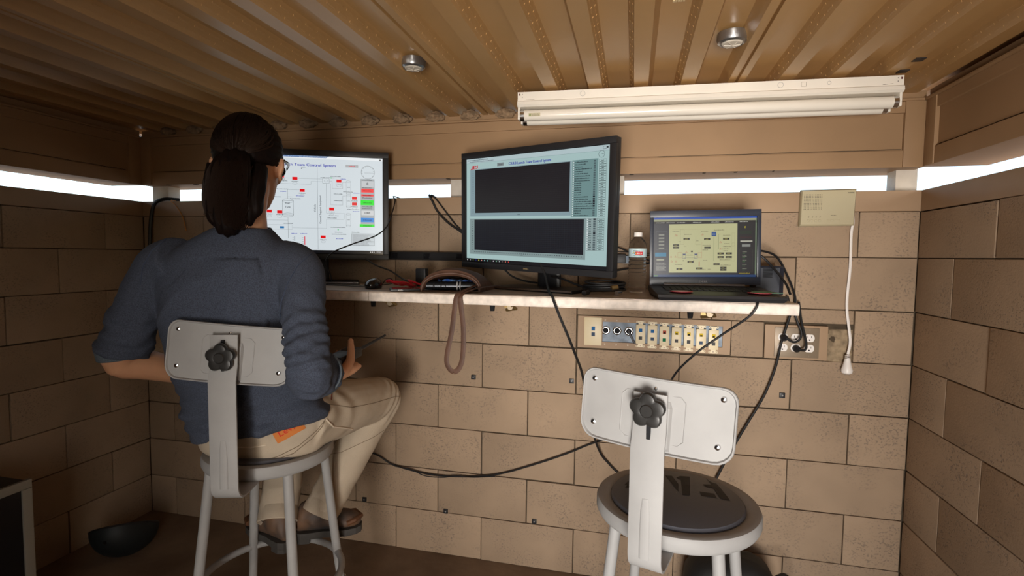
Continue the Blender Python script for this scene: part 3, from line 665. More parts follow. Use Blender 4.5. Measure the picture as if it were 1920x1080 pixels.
# intercom
tI = thing('intercom', 'beige intercom with speaker grille on the wall under the slot window', 'intercom', (.68, 0, 1.53))
MB().grid([[(x, y, z) for x, z in q] for y, q in ((-.0035, [(.592, 1.468), (.772, 1.470), (.775, 1.602), (.594, 1.600)]), (-.022, [(.591, 1.468), (.771, 1.470), (.774, 1.602), (.593, 1.600)]), (-.028, [(.595, 1.474), (.767, 1.475), (.770, 1.598), (.597, 1.596)]))], closed=True, cap=True).build('case', BEIGE, tI, True)
mb = MB()
for i in range(12):
    for j in range(11): mb.cyl((.6035+i*.0052, -.0284, 1.530+j*.0052), (.6035+i*.0052, -.0278, 1.530+j*.0052), .0012, n=6)
mb.build('speaker_holes', DARK, tI)['kind'] = 'stuff'
for i in range(4):
    x = .620+i*.0125; MB().lathe([(.0052, 0), (.0048, .0012), (.003, .0018)], 16, Matrix.Translation((x, -.028, 1.488)) @ Matrix.Rotation(PI/2, 4, 'X')).build('button', BEIGE, tI, True)
    MB().cyl((x, -.0286, 1.500), (x, -.028, 1.500), .0016, n=8).build('lamp_dot', BROWNMETAL, tI)
for x, w_ in ((.685, .009), (.698, .009), (.716, .016)): MB().box(x-w_/2, x+w_/2, -.0295, -.0275, 1.484, 1.492, bev=.0008).build('button', BEIGE, tI, True)
a = Art(); a.scribble(-10, 0, 20, 2.5, (90, 88, 70)); a.rect(-10, -2, 12, -1.2, (90, 88, 70)); a.build('maker_mark', frame((.755, -.0284, 1.588), (1, 0, 0), (0, 0, 1)), tI)
a = Art()
for i in range(4): a.scribble(-2+i*12.5-45+8, 0, 4, 2, (90, 88, 70))
a.scribble(35, 3, 18, 2, (90, 88, 70)); a.build('small_print', frame((.658, -.0284, 1.5035), (1, 0, 0), (0, 0, 1)), tI)
# bulb-shaped end on the white cord
cd = thing('white_cord', 'white cord hanging from the intercom with a bulb-shaped plug end', 'cord', (.77, -.01, .93))
MB().tube(spline([(.770, -.014, 1.515), (.772, -.012, 1.478), (.769, -.010, 1.439), (.771, -.010, 1.322), (.767, -.009, 1.224), (.768, -.009, 1.164), (.776, -.010, 1.105), (.783, -.012, 1.046), (.776, -.016, .998)], 8), .0032, 8, flat=(1.5, .9), up=(1, 0, 0)).build('cable', WHITEPL, cd, True)
MB().lathe([(.003, .072), (.0085, .070), (.009, .060), (.0105, .050), (.015, .030), (.0195, .014), (.018, .005), (.011, .0)], 24, Matrix.Translation((.773, -.022, .928))).build('bulb_end', WHITEPL, cd, True)
for z in (.986, .990, .994): MB().lathe([(.0098, 0), (.0104, .001), (.0098, .002)], 20, Matrix.Translation((.7735, -.022, z))).build('wire_wrap', CHROME, cd, True)
# power rail behind the monitors
tR = thing('power_strip', 'long black power strip on the wall behind the monitors', 'power strip', (-.6, 0, 1.34))
MB().box(-1.25, -.03, -.035, -.0035, 1.323, 1.359, bev=.003).build('housing', BLACKP, tR, True)
for i in range(6):
    x = -1.02+i*.15; MB().box(x-.014, x+.014, -.037, -.034, 1.330, 1.352, bev=.002).build('outlet_face', BLACKG, tR, True)

# ================================================================ CEILING FITTINGS
tF = thing('fluorescent_fixture', 'long white two-tube fluorescent fixture hanging under the ribbed ceiling', 'light fixture', (.2, -.2, 1.93))
FX = frame((.195, -.215, 1.9275), Vector((1.23, .055, -.002)), Vector((-.055, 1.23, 0)))
mb = MB(); mb.grid([[FX @ Vector((x, y, z)) for y, z in ((-.052, 0), (-.052, -.030), (-.058, -.034), (-.060, -.046), (-.052, -.052), (.052, -.052), (.060, -.046), (.058, -.034), (.052, -.030), (.052, 0))] for x in (-.615, .615)], closed=True, cap=True)
mb.build('channel', WHITEP, tF, False)
for y, dz in ((-.033, 0), (.033, 0)):
    c0 = FX @ Vector((-.592, y, -.078)); c1 = FX @ Vector((.592, y, -.078))
    tb = MB().cyl(c0, c1, .0188, n=28).build('tube_lamp', mat('lamp_glass', (.84, .78, .68), .16, var=.06, vscale=3), tF, True)
    for s_ in (-1, 1):
        MB().cyl(FX @ Vector((s_*.592, y, -.078)), FX @ Vector((s_*.606, y, -.078)), .0192, n=28).build('end_cap', CHROME, tb, True)
        MB().box(s_*.611-.004, s_*.611+.004, y-.015, y+.015, -.094, -.045, M=FX, bev=.003).build('lamp_holder', WHITEP, tF, True)
for x, r_ in ((-.385, .009), (.255, .009), (.40, .006)):
    MB().lathe([(r_, 0), (r_, .0006), (r_-.0008, .0006), (r_-.0008, 0)], 20, FX @ Matrix.Translation((x, -.052, -.014)) @ Matrix.Rotation(PI/2, 4, 'X'), cap=False).build('knockout', GREYM, tF)
a = Art()
for s_ in (-1, 1):
    a.disc(s_*598, -8, 1.6, (60, 40, 36), 8); a.disc(s_*598, -18, 1.6, (60, 40, 36), 8); a.rect(s_*608-2, -12, s_*608+3, -5, (90, 40, 36))
    a.line(s_*555, -27, s_*585, -25, 1, (80, 60, 50))
a.frame(318, -22, 332, -8, .8, (120, 108, 92)); a.build('stamped_marks', FX @ frame((0, -.0523, 0), (1, 0, 0), (0, 0, 1)), tF)
a = Art(); a.rect(0, 0, 42, 12, (200, 190, 160)); a.lay(); a.scribble(12, 7, 26, 2.5, (110, 110, 90)); a.scribble(12, 3, 26, 2, (110, 110, 90)); a.rect(2, 2, 9, 10, (140, 150, 100))
a.build('lamp_label', FX @ frame((-.575, -.0523, -.086), (1, 0, 0), (0, -.0, 1)), tF)
def puck(x, y, label):
    t = thing('puck_light', label, 'light', (x, y, 1.95), 0)
    MB().lathe([(.040, 1.9715), (.041, 1.956), (.038, 1.947), (.031, 1.943), (.029, 1.946)], 36, Matrix.Translation((x, y, 0))).build('housing', mat('satin_silver', (.42, .42, .42), .28, metal=.9), t, True)
    MB().lathe([(.0292, 1.9465), (.025, 1.9415), (.012, 1.9395), (.001, 1.939)], 32, Matrix.Translation((x, y, 0))).build('lens', mat('frosted_lens', (.62, .56, .47), .22), t, True)
    for an in (0, 60, 120):
        d = Vector((math.cos(math.radians(an)), math.sin(math.radians(an)), 0))*.022
        MB().tube([Vector((x, y, 1.9395))-d, Vector((x, y, 1.9378)), Vector((x, y, 1.9395))+d], .0013, 5).build('lens_rib', MATS['frosted_lens'], t)
puck(.252, -.553, 'round silver puck light between ceiling ribs, above the white fixture')
puck(-.705, -.548, 'round silver puck light between ceiling ribs, above the left monitor')
# crumpled plugs in the rib openings over the back beam
PLUGS = []
for k in range(-15, 7):
    c = P0+PIT*(k+.5)
    if XL+.05 < c < XR-.05:
        bm = bmesh.new(); bmesh.ops.create_icosphere(bm, subdivisions=3, radius=1)
        for v in bm.verts:
            p = v.co.copy(); d = 1+.28*noise.noise(p*2.3+Vector((k*5, 0, 0)))+.22*noise.noise(p*6+Vector((k*9, 3, 0))); v.co = Vector((p.x*.041*d, p.y*.020*d, p.z*.021*d))
        me = bpy.data.meshes.new('crumpled_plug'); bm.to_mesh(me); bm.free(); me.materials.append(mat('crumpled_paper', (.34, .225, .13), .9, var=.5, vscale=60)); 
        o = bpy.data.objects.new('crumpled_plug', me); C.objects.link(o); o.location = (c, -.012, 1.9345)
        near = ('hidden behind the white fixture' if c > -.42 else None); PLUGS.append((c, o))
        tag(o, 'crumpled brown paper plug stuffed between ceiling rib and back beam', 'plug', 'crumpled plugs between the ceiling ribs')
ORD = ['nearest the white fixture left end', 'second from the white fixture', 'third from the white fixture', 'fourth from the white fixture', 'fifth from the white fixture', 'sixth from the white fixture, above left monitor', 'seventh from the white fixture, beside the head']
vis = [o for c, o in sorted(PLUGS, key=lambda q: -q[0]) if c < -.45]
for o, t_ in zip(vis, ORD): o['label'] = 'crumpled brown paper plug on the back beam, ' + t_
for o in vis[len(ORD):]: o['label'] = 'dim crumpled paper plug on the back beam left of the head'
for c, o in PLUGS:
    if c > -.45: bpy.data.objects.remove(o)
for (x, y) in ((.803, -.343), (.805, -.243)):
    tag(MB().box(x-.014, x+.014, y-.014, y+.014, ZL-.0025, ZL-.0004).build('tape_patch', BLACKP, None), 'black tape square on ceiling rib by right corner, %s' % ('nearer the viewer' if y < -.3 else 'nearer the wall'), 'tape')
for o in bpy.data.objects:
    if o.name.startswith('tape_patch'): o['group'] = 'black tape squares on the ceiling rib'
mb = MB()
for i in range(5):
    x = .078+i*.006; mb.box(x, x+.005, -.768-.004*(i % 2), -.757, ZH-.0022, ZH-.0003, bev=.0008)
tag(mb.build('sealant_blob', mat('dried_sealant', (.74, .58, .34), .7), None, True), 'dried cream sealant blob on the ceiling at top of view', 'sealant')
# ================================================================ THINGS ON THE COUNTER
ZC = 1.2203
# water bottle
tW = thing('water_bottle', 'clear plastic water bottle with red and white label beside the laptop', 'bottle', (.014, -.225, ZC))
PET = mat('clear_plastic', (.97, .98, .99), .02, trans=1., ior=1.12, spec=.5)
prof = [(.006, .003), (.022, .0), (.029, .003), (.0315, .012)]
z = .016
while z < .122: prof += [(.0315, z), (.0285, z+.004), (.0315, z+.008)]; z += .0105
prof += [(.0315, .124), (.0312, .128), (.0312, .157), (.0315, .160), (.030, .172), (.024, .186), (.015, .195), (.0125, .198), (.0125, .206)]
MB().lathe([(.0005, .003)]+prof+[(.0005, .2062)], 40, Matrix.Translation((.014, -.225, ZC)), cap=False).build('body', PET, tW, True)
MB().lathe([(.0145, .200), (.0147, .202), (.0147, .213), (.0138, .2145), (.001, .2148)], 28, Matrix.Translation((.014, -.225, ZC))).build('cap', WHITEPL, tW, True)
MB().lathe([(.0318, .128), (.0319, .157), (.0316, .157), (.0315, .128)], 48, Matrix.Translation((.014, -.225, ZC)), cap=False).build('label_band', mat('label_white', (.52, .66, .70), .45), tW, True)
def curved_art(a, name, parent, cx, cy, cz, r):
    """wrap flat print round a vertical cylinder; x arc length, centre facing the room"""
    vs = []
    for (x, y, l) in a.v: th = -PI/2-.05+x/r; vs.append((cx+(r+l+.0003)*math.cos(th), cy+(r+l+.0003)*math.sin(th), cz+y))
    me = bpy.data.meshes.new(name); off = LOC[parent.name]
    me.from_pydata([(x-off[0], y-off[1], z-off[2]) for x, y, z in vs], [], a.f); me.materials.append(art_mat(0))
    at = me.color_attributes.new('ink', 'FLOAT_COLOR', 'CORNER'); i = 0; cols = np.ones((len(me.loops), 4), np.float32)
    for f, c in zip(a.f, a.c): cols[i:i+len(f), :3] = c; i += len(f)
    at.data.foreach_set('color', cols.ravel()); o = bpy.data.objects.new(name, me); C.objects.link(o); o.parent = parent; return o
a = Art(.00003)
for k in range(14): a.rect(-7+k*1.9, 7, -7+(k+1)*1.9, 18, (200, 30, 40))
a.lay()
a.scribble(-14, 19, 26, 4.5, (44, 50, 48)); a.scribble(0, 10, 18, 5, (240, 220, 215))
for i, c_ in enumerate(((70, 110, 60), (200, 180, 60), (50, 90, 150), (90, 130, 60), (200, 180, 60))): a.disc(-15+i*2.6, 12+(i % 2)*2.5, 2.2, c_, 8)
a.scribble(-16, 2.4, 34, 2.6, (60, 120, 110)); curved_art(a, 'label_print', tW, .014, -.225, ZC+.128, .0319)

# mouse
tM = thing('computer_mouse', 'black wired computer mouse on the left counter length', 'mouse', (-.935, -.385, ZC))
MM = Matrix.Translation((-.935, -.385, ZC)) @ Matrix.Rotation(.2, 4, 'Z')
rows = []
for zz, s in ((0, .93), (.006, 1.0), (.016, .98), (.026, .84), (.033, .58), (.0365, .2)):
    rows.append([MM @ Vector((.030*s*math.cos(t), .05*s*math.sin(t)+(.006 if zz > .02 else 0), zz)) for t in np.linspace(0, 2*PI, 28, endpoint=False)])
MB().grid(rows, closed=True, cap=True).build('shell', BLACKG, tM, True)
MB().cyl(MM @ Vector((-.004, .03, .029)), MM @ Vector((.004, .03, .029)), .008, n=16).build('scroll_wheel', GREYM, tM, True)
MB().tube(spline([(-.925, -.335, ZC+.012), (-.918, -.32, ZC+.030), (-.905, -.30, ZC+.032), (-.92, -.27, ZC+.012), (-1.0, -.33, ZC+.004), (-1.12, -.32, ZC+.003), (-1.3, -.30, ZC+.003)], 8), .0017, 6).build('cable', RUBBER, tM, True)
# phone
tP = thing('phone', 'black phone lying flat on the counter left of the leather pouch', 'phone', (-.79, -.44, ZC))
PM = Matrix.Translation((-.755, -.455, ZC)) @ Matrix.Rotation(.50, 4, 'Z')
MB().box(-.072, .072, -.037, .037, 0, .0095, M=PM, bev=.0035).build('case', BLACKP, tP, True)
MB().box(-.064, .064, -.031, .031, .0094, .0100, M=PM).build('screen_glass', mat('phone_glass', (.05, .05, .05), .08), tP)
MB().box(-.045, -.030, -.0375, -.0365, .003, .007, M=PM).build('side_button', CHROME, tP)
# charger cube
tag(MB().box(-.84, -.797, -.225, -.19, ZC, ZC+.073, bev=.006).build('charger_block', BLACKP, None, True), 'small upright black charger block behind the red cable', 'charger')
# red cable coil
tC = thing('red_cable', 'tangle of red cable lying by the black charger block', 'cable', (-.87, -.30, ZC))
pts = []
for i in range(46):
    t = i/46*2*PI*3; r = 1-.10*(i/46); pts.append((-.865+.055*r*math.cos(t)+.006*math.sin(i), -.300+.030*r*math.sin(t), ZC+.006+.020*(.5+.5*math.cos(t+2.4))+.003*math.sin(i*2.1)))
pts += [(-.83, -.31, ZC+.030), (-.80, -.33, ZC+.024), (-.76, -.33, ZC+.012), (-.73, -.31, ZC+.006)]
MB().tube(spline(pts, 4), .0036, 7).build('strand', RED, tC, True)
tag(MB().tube(spline([(-1.04, -.26, 1.330), (-1.00, -.24, 1.302), (-.94, -.24, 1.282), (-.885, -.26, 1.256), (-.85, -.28, 1.246), (-.80, -.30, 1.236), (-.755, -.34, 1.228)], 8), .0032, 7).build('black_cable', RUBBER, None, True), 'black cable running from under the left monitor into the red cable', 'cable')
# leather pouch with its strap
tB_ = thing('leather_pouch', 'open brown leather pouch with a long strap hanging over the counter edge', 'bag', (-.60, -.38, ZC))
G = Matrix.Translation((-.622, -.395, ZC)) @ Matrix.Rotation(.22, 4, 'Z')
def arch(y, W, H, sk=0, n=22): return [Vector((-W*math.cos(t)+sk, y, max(.0, H*math.sin(t)**.8))) for t in np.linspace(0, PI, n)]
out = [[G @ p for p in arch(y, W, H, sk)] for y, W, H, sk in ((-.062, .100, .068, 0), (-.058, .106, .076, 0), (0, .110, .082, .006), (.06, .110, .074, .02), (.12, .10, .040, .045), (.15, .09, .016, .055))]
inn = [[G @ p for p in arch(y, W, H, sk)] for y, W, H, sk in ((.10, .085, .032, .03), (0, .098, .060, .006), (-.056, .094, .056, 0), (-.062, .098, .062, 0))]
mb = MB(); mb.grid(out); mb.grid(inn); mb.box(-.10, .10, -.06, .13, 0, .004, M=G, bev=.001); mb.build('body', LEATHER, tB_, True)
MB().tube([G @ p for p in arch(-.063, .100, .065)], .0036, 8).build('rolled_rim', LEATHER, tB_, True)
MB().tube([G @ (p+Vector((0, 0, .002))) for p in arch(.01, .109, .073, .008)], .0022, 6).build('piping', mat('dark_leather', (.05, .02, .012), .5), tB_, True)
sp = spline([(-.515, -.40, 1.250), (-.53, -.46, 1.240), (-.545, -.52, 1.2285), (-.555, -.543, 1.215), (-.562, -.545, 1.17), (-.570, -.548, 1.10), (-.584, -.55, 1.03), (-.586, -.55, .995), (-.575, -.55, .974), (-.561, -.55, .967), (-.546, -.55, .976), (-.534, -.55, 1.005), (-.530, -.548, 1.06), (-.532, -.546, 1.12), (-.540, -.545, 1.18), (-.543, -.543, 1.214), (-.53, -.51, 1.229), (-.50, -.44, 1.238), (-.47, -.36, 1.240), (-.48, -.30, 1.235)], 8)
mb = MB(); mb.tube(sp, .0058, 8, flat=(1.45, .26), up=(1, 0, 0)); mb.build('strap', LEATHER, tB_, True)
tag(MB().cyl(G @ Vector((-.085, -.045, .020)), G @ Vector((.082, -.040, .020)), .0145, n=24).build('flashlight', mat('flashlight_black', (.02, .022, .026), .22, metal=.6), None, True), 'black metal flashlight lying in the mouth of the leather pouch', 'flashlight')
fl_ = bpy.data.objects['flashlight']; LOC['flashlight'] = (0, 0, 0)
for x in (-.06, -.035, -.02, .02, .03): MB().cyl(G @ Vector((x, -.0445, .020)), G @ Vector((x+.004, -.0445, .020)), .0156, n=24).build('grip_ring', GREYM if x > 0 else BLACKG, fl_, True)
rows = [[G @ Vector((-.05+.13*i/15, -.03+.05*j/7, .036+.012*noise.noise(Vector((i*.4, j*.5, 2))))) for i in range(16)] for j in range(8)]
rows2 = [[p-Vector((0, 0, .004)) for p in r] for r in rows]
mb = MB(); mb.grid(rows); mb.grid(rows2); tag(mb.build('blue_cloth', mat('blue_cloth', (.02, .10, .50), .7, var=.6, vscale=40, col2=(.18, .36, .62)), None, True), 'crumpled blue cloth inside the leather pouch', 'cloth')
# metal plug
tK = thing('metal_plug', 'tiny silver metal plug on the counter before the middle monitor', 'plug', (-.537, -.36, ZC))
MB().lathe([(.002, -.03), (.006, -.026), (.006, -.004), (.0085, -.002), (.0085, 0)], 16, Matrix.Translation((-.549, -.33, ZC+.009)) @ Matrix.Rotation(PI/2, 4, 'X') @ Matrix.Scale(-1, 4, (0, 0, 1))).build('shell', CHROME, tK, True)
MB().lathe([(.0055, 0), (.003, .001)], 16, Matrix.Translation((-.549, -.3605, ZC+.009)) @ Matrix.Rotation(PI/2, 4, 'X')).build('face', mat('plug_face', (.7, .8, .9), .2), tK, True)
# cord bundle right of the middle monitor
tD = thing('cord_bundle', 'coiled bundle of black cords beneath the middle monitor right corner', 'cable', (-.10, -.33, ZC))
rb = random.Random(11)
for q in range(5):
    pts = []; ph = rb.uniform(0, 6); a_, b_ = rb.uniform(.05, .075), rb.uniform(.028, .045)
    for i in range(34):
        t = ph+i/34*2*PI*1.9; pts.append((-.095+a_*math.cos(t)+rb.uniform(-.003, .003), -.33+b_*math.sin(t)+q*.003, ZC+.006+.007*q+.010*(1+math.sin(t*1.0+ph))*.5))
    MB().tube(spline(pts, 3), .0034, 7).build('strand', RUBBER, tD, True)
for (p0, p1, m_) in (((-.145, -.40, ZC+.008), (-.155, -.44, ZC+.008), BLACKP), ((-.052, -.40, ZC+.007), (-.040, -.375, ZC+.008), CHROME), ((-.07, -.37, ZC+.022), (-.05, -.36, ZC+.026), BRASS)):
    MB().cyl(p0, p1, .008, n=12).build('connector', m_, tD, True)
MB().tube(spline([(-.30, -.20, ZC+.05), (-.25, -.26, ZC+.045), (-.20, -.30, ZC+.030), (-.15, -.33, ZC+.016)], 6), .004, 7).build('strand', RUBBER, tD, True)
# small black speaker box behind the laptop
tS = thing('desk_speaker', 'black ribbed box speaker standing behind the right side of the laptop', 'speaker', (.475, -.10, ZC))
mb = MB(); P_ = [(x, y) for x, y in ((.425, -.155), (.50, -.155), (.517, -.14), (.520, -.06), (.51, -.045), (.425, -.045))]
mb.grid([[(x, y, z) for x, y in P_] for z in (ZC, ZC+.095)], closed=True); mb.grid([[(.47+(x-.47)*s, -.1+(y+.1)*s, z) for x, y in P_] for s, z in ((1, ZC+.095), (.93, ZC+.101))], closed=True, cap=True)
mb.build('cabinet', NAVY, tS, False)
for i in range(7): MB().box(.445, .476, -.158, -.1545, ZC+.062+i*.0045, ZC+.0642+i*.0045).build('vent_slat', BLACKG, tS)
# blue card on the wall beside the bottle
tag(MB().box(-.045, -.003, -.006, -.0035, 1.322, 1.352, bev=.001).build('wall_switch', mat('pale_blue_plastic', (.28, .36, .46), .5), None, True), 'pale blue square box on wall left of the water bottle', 'switch')

# ================================================================ CABLES
def cable(name, label, pts, r=.003, m=RUBBER, n=9, group=None):
    return tag(MB().tube(spline(pts, n), r, 8).build(name, m, None, True), label, 'cable', group)
cable('black_cable', 'thick black cable dropping from the middle monitor over the counter edge', [(-.325, -.30, 1.32), (-.300, -.33, 1.275), (-.285, -.38, 1.245), (-.262, -.47, 1.2255), (-.246, -.535, 1.2255), (-.236, -.548, 1.205), (-.217, -.55, 1.16), (-.192, -.54, 1.10), (-.170, -.50, 1.03), (-.158, -.40, .95), (-.15, -.25, .80), (-.135, -.10, .64), (-.111, -.03, .545), (-.081, -.015, .503), (-.037, -.012, .462), (.02, -.012, .43), (.12, -.015, .36), (.2, -.03, .28)], .0042)
cable('black_cable', 'black cable slung low along the block wall behind the person', [(-1.45, -.05, .60), (-1.30, -.02, .50), (-1.20, -.012, .455), (-1.11, -.012, .426), (-1.039, -.010, .391), (-.883, -.010, .368), (-.731, -.010, .370), (-.56, -.010, .398), (-.395, -.010, .459), (-.259, -.010, .519), (-.16, -.010, .570), (-.05, -.010, .62), (.05, -.012, .66)], .0036)
cable('black_cable', 'thin black cable twisted with the low-slung one on the wall', [(-1.03, -.018, .389), (-.95, -.016, .381), (-.883, -.017, .360), (-.80, -.012, .360), (-.74, -.017, .376), (-.66, -.017, .378), (-.56, -.017, .393)], .0022)
cable('black_cable', 'black cable slanting from the laptop front down behind the empty stool', [(.36, -.50, 1.228), (.35, -.535, 1.2245), (.343, -.545, 1.205), (.322, -.535, 1.175), (.257, -.50, 1.115), (.184, -.48, 1.047), (.128, -.42, .955), (.10, -.30, .80), (.09, -.15, .66)], .0034)
cable('black_cable', 'black power cord looping from the outlets down behind the empty stool', [(.56, -.03, 1.21), (.575, -.025, 1.16), (.573, -.025, 1.133), (.549, -.025, 1.035), (.531, -.022, .931), (.497, -.02, .825), (.444, -.02, .716), (.417, -.02, .661), (.37, -.02, .56), (.31, -.03, .42), (.27, -.05, .30)], .0042)
def plug(name, label, x, z, pts):
    t = thing(name, label, 'plug', (x, -.01, z))
    MB().tube([(x, -.0095, z), (x, -.028, z), (x+.004, -.036, z+.002)], [.0125, .013, .009], 14).build('head', BLACKP, t, True)
    MB().tube(spline(pts, 8), .0042, 8).build('cord', RUBBER, t, True); return t
plug('power_plug', 'black power plug in the top left outlet with its cord curling right', .557, 1.052, [(.561, -.036, 1.052), (.585, -.042, 1.040), (.605, -.040, 1.050), (.612, -.035, 1.075), (.600, -.03, 1.11), (.585, -.03, 1.15), (.57, -.03, 1.18)])
plug('power_plug', 'black angled power plug in the lower middle outlet', .602, 1.012, [(.606, -.036, 1.012), (.622, -.045, 1.012), (.628, -.044, 1.03), (.624, -.04, 1.06), (.612, -.035, 1.11), (.606, -.03, 1.15), (.60, -.03, 1.19)])
cable('black_cable', 'shorter black cable arching from behind the laptop to its right corner', [(.40, -.22, 1.36), (.425, -.21, 1.356), (.455, -.22, 1.325), (.49, -.26, 1.27), (.50, -.29, 1.232)], .0040)
cable('black_cable', 'longer black cable arching from the laptop over the counter end', [(.40, -.16, 1.37), (.44, -.14, 1.375), (.50, -.10, 1.355), (.545, -.07, 1.29), (.585, -.03, 1.215), (.59, -.025, 1.17)], .0040)
cable('black_cable', 'thin black cable hanging from the slot window across the left monitor', [(-1.035, .06, 1.600), (-1.040, -.004, 1.602), (-1.02, -.03, 1.58), (-1.00, -.10, 1.52), (-.99, -.17, 1.46), (-1.015, -.22, 1.42), (-1.07, -.30, 1.385), (-1.13, -.345, 1.35), (-1.17, -.33, 1.31), (-1.17, -.30, 1.27), (-1.20, -.24, 1.238)], .0026)
cable('black_cable', 'upper of two black cables from the slot window behind the middle monitor', [(-.858, .06, 1.598), (-.860, -.006, 1.606), (-.835, -.010, 1.585), (-.79, -.012, 1.53), (-.74, -.012, 1.47), (-.66, -.015, 1.40)], .0032)
cable('black_cable', 'lower of two black cables from the slot window behind the middle monitor', [(-.872, .06, 1.598), (-.870, -.006, 1.605), (-.852, -.012, 1.575), (-.83, -.012, 1.535), (-.78, -.014, 1.485), (-.72, -.014, 1.445), (-.65, -.015, 1.39)], .0046)
cable('black_cable', 'thin black wire behind the bottle between monitor and laptop', [(-.16, -.03, 1.42), (-.06, -.03, 1.385), (.02, -.03, 1.35), (.10, -.04, 1.32)], .0030)
cable('black_cable', 'sagging black wire low behind the bottle beside the laptop', [(-.14, -.03, 1.28), (-.03, -.03, 1.30), (.06, -.03, 1.325), (.12, -.05, 1.33)], .0034)
cable('black_cable', 'black wire level along the wall behind the bottle', [(-.20, -.012, 1.372), (-.05, -.012, 1.368), (.08, -.012, 1.362)], .0016)
cable('black_cable', 'black cable drooping under the left side of the middle monitor', [(-.50, -.16, 1.30), (-.46, -.15, 1.265), (-.40, -.14, 1.246), (-.33, -.14, 1.240)], .0036)
cable('black_cable', 'thick black cable at the left corner dropping from the slot window', [(-2.25, .06, 1.61), (-2.27, -.006, 1.606), (-2.315, -.02, 1.58), (-2.335, -.025, 1.50), (-2.34, -.03, 1.38), (-2.34, -.05, 1.22)], .0085)
cable('orange_wire', 'thin orange wire curling from the slot window at the left corner', [(-2.24, .03, 1.60), (-2.23, -.006, 1.599), (-2.19, -.015, 1.57), (-2.15, -.02, 1.52), (-2.13, -.02, 1.45)], .0022, mat('orange_wire', (.62, .26, .05), .5))

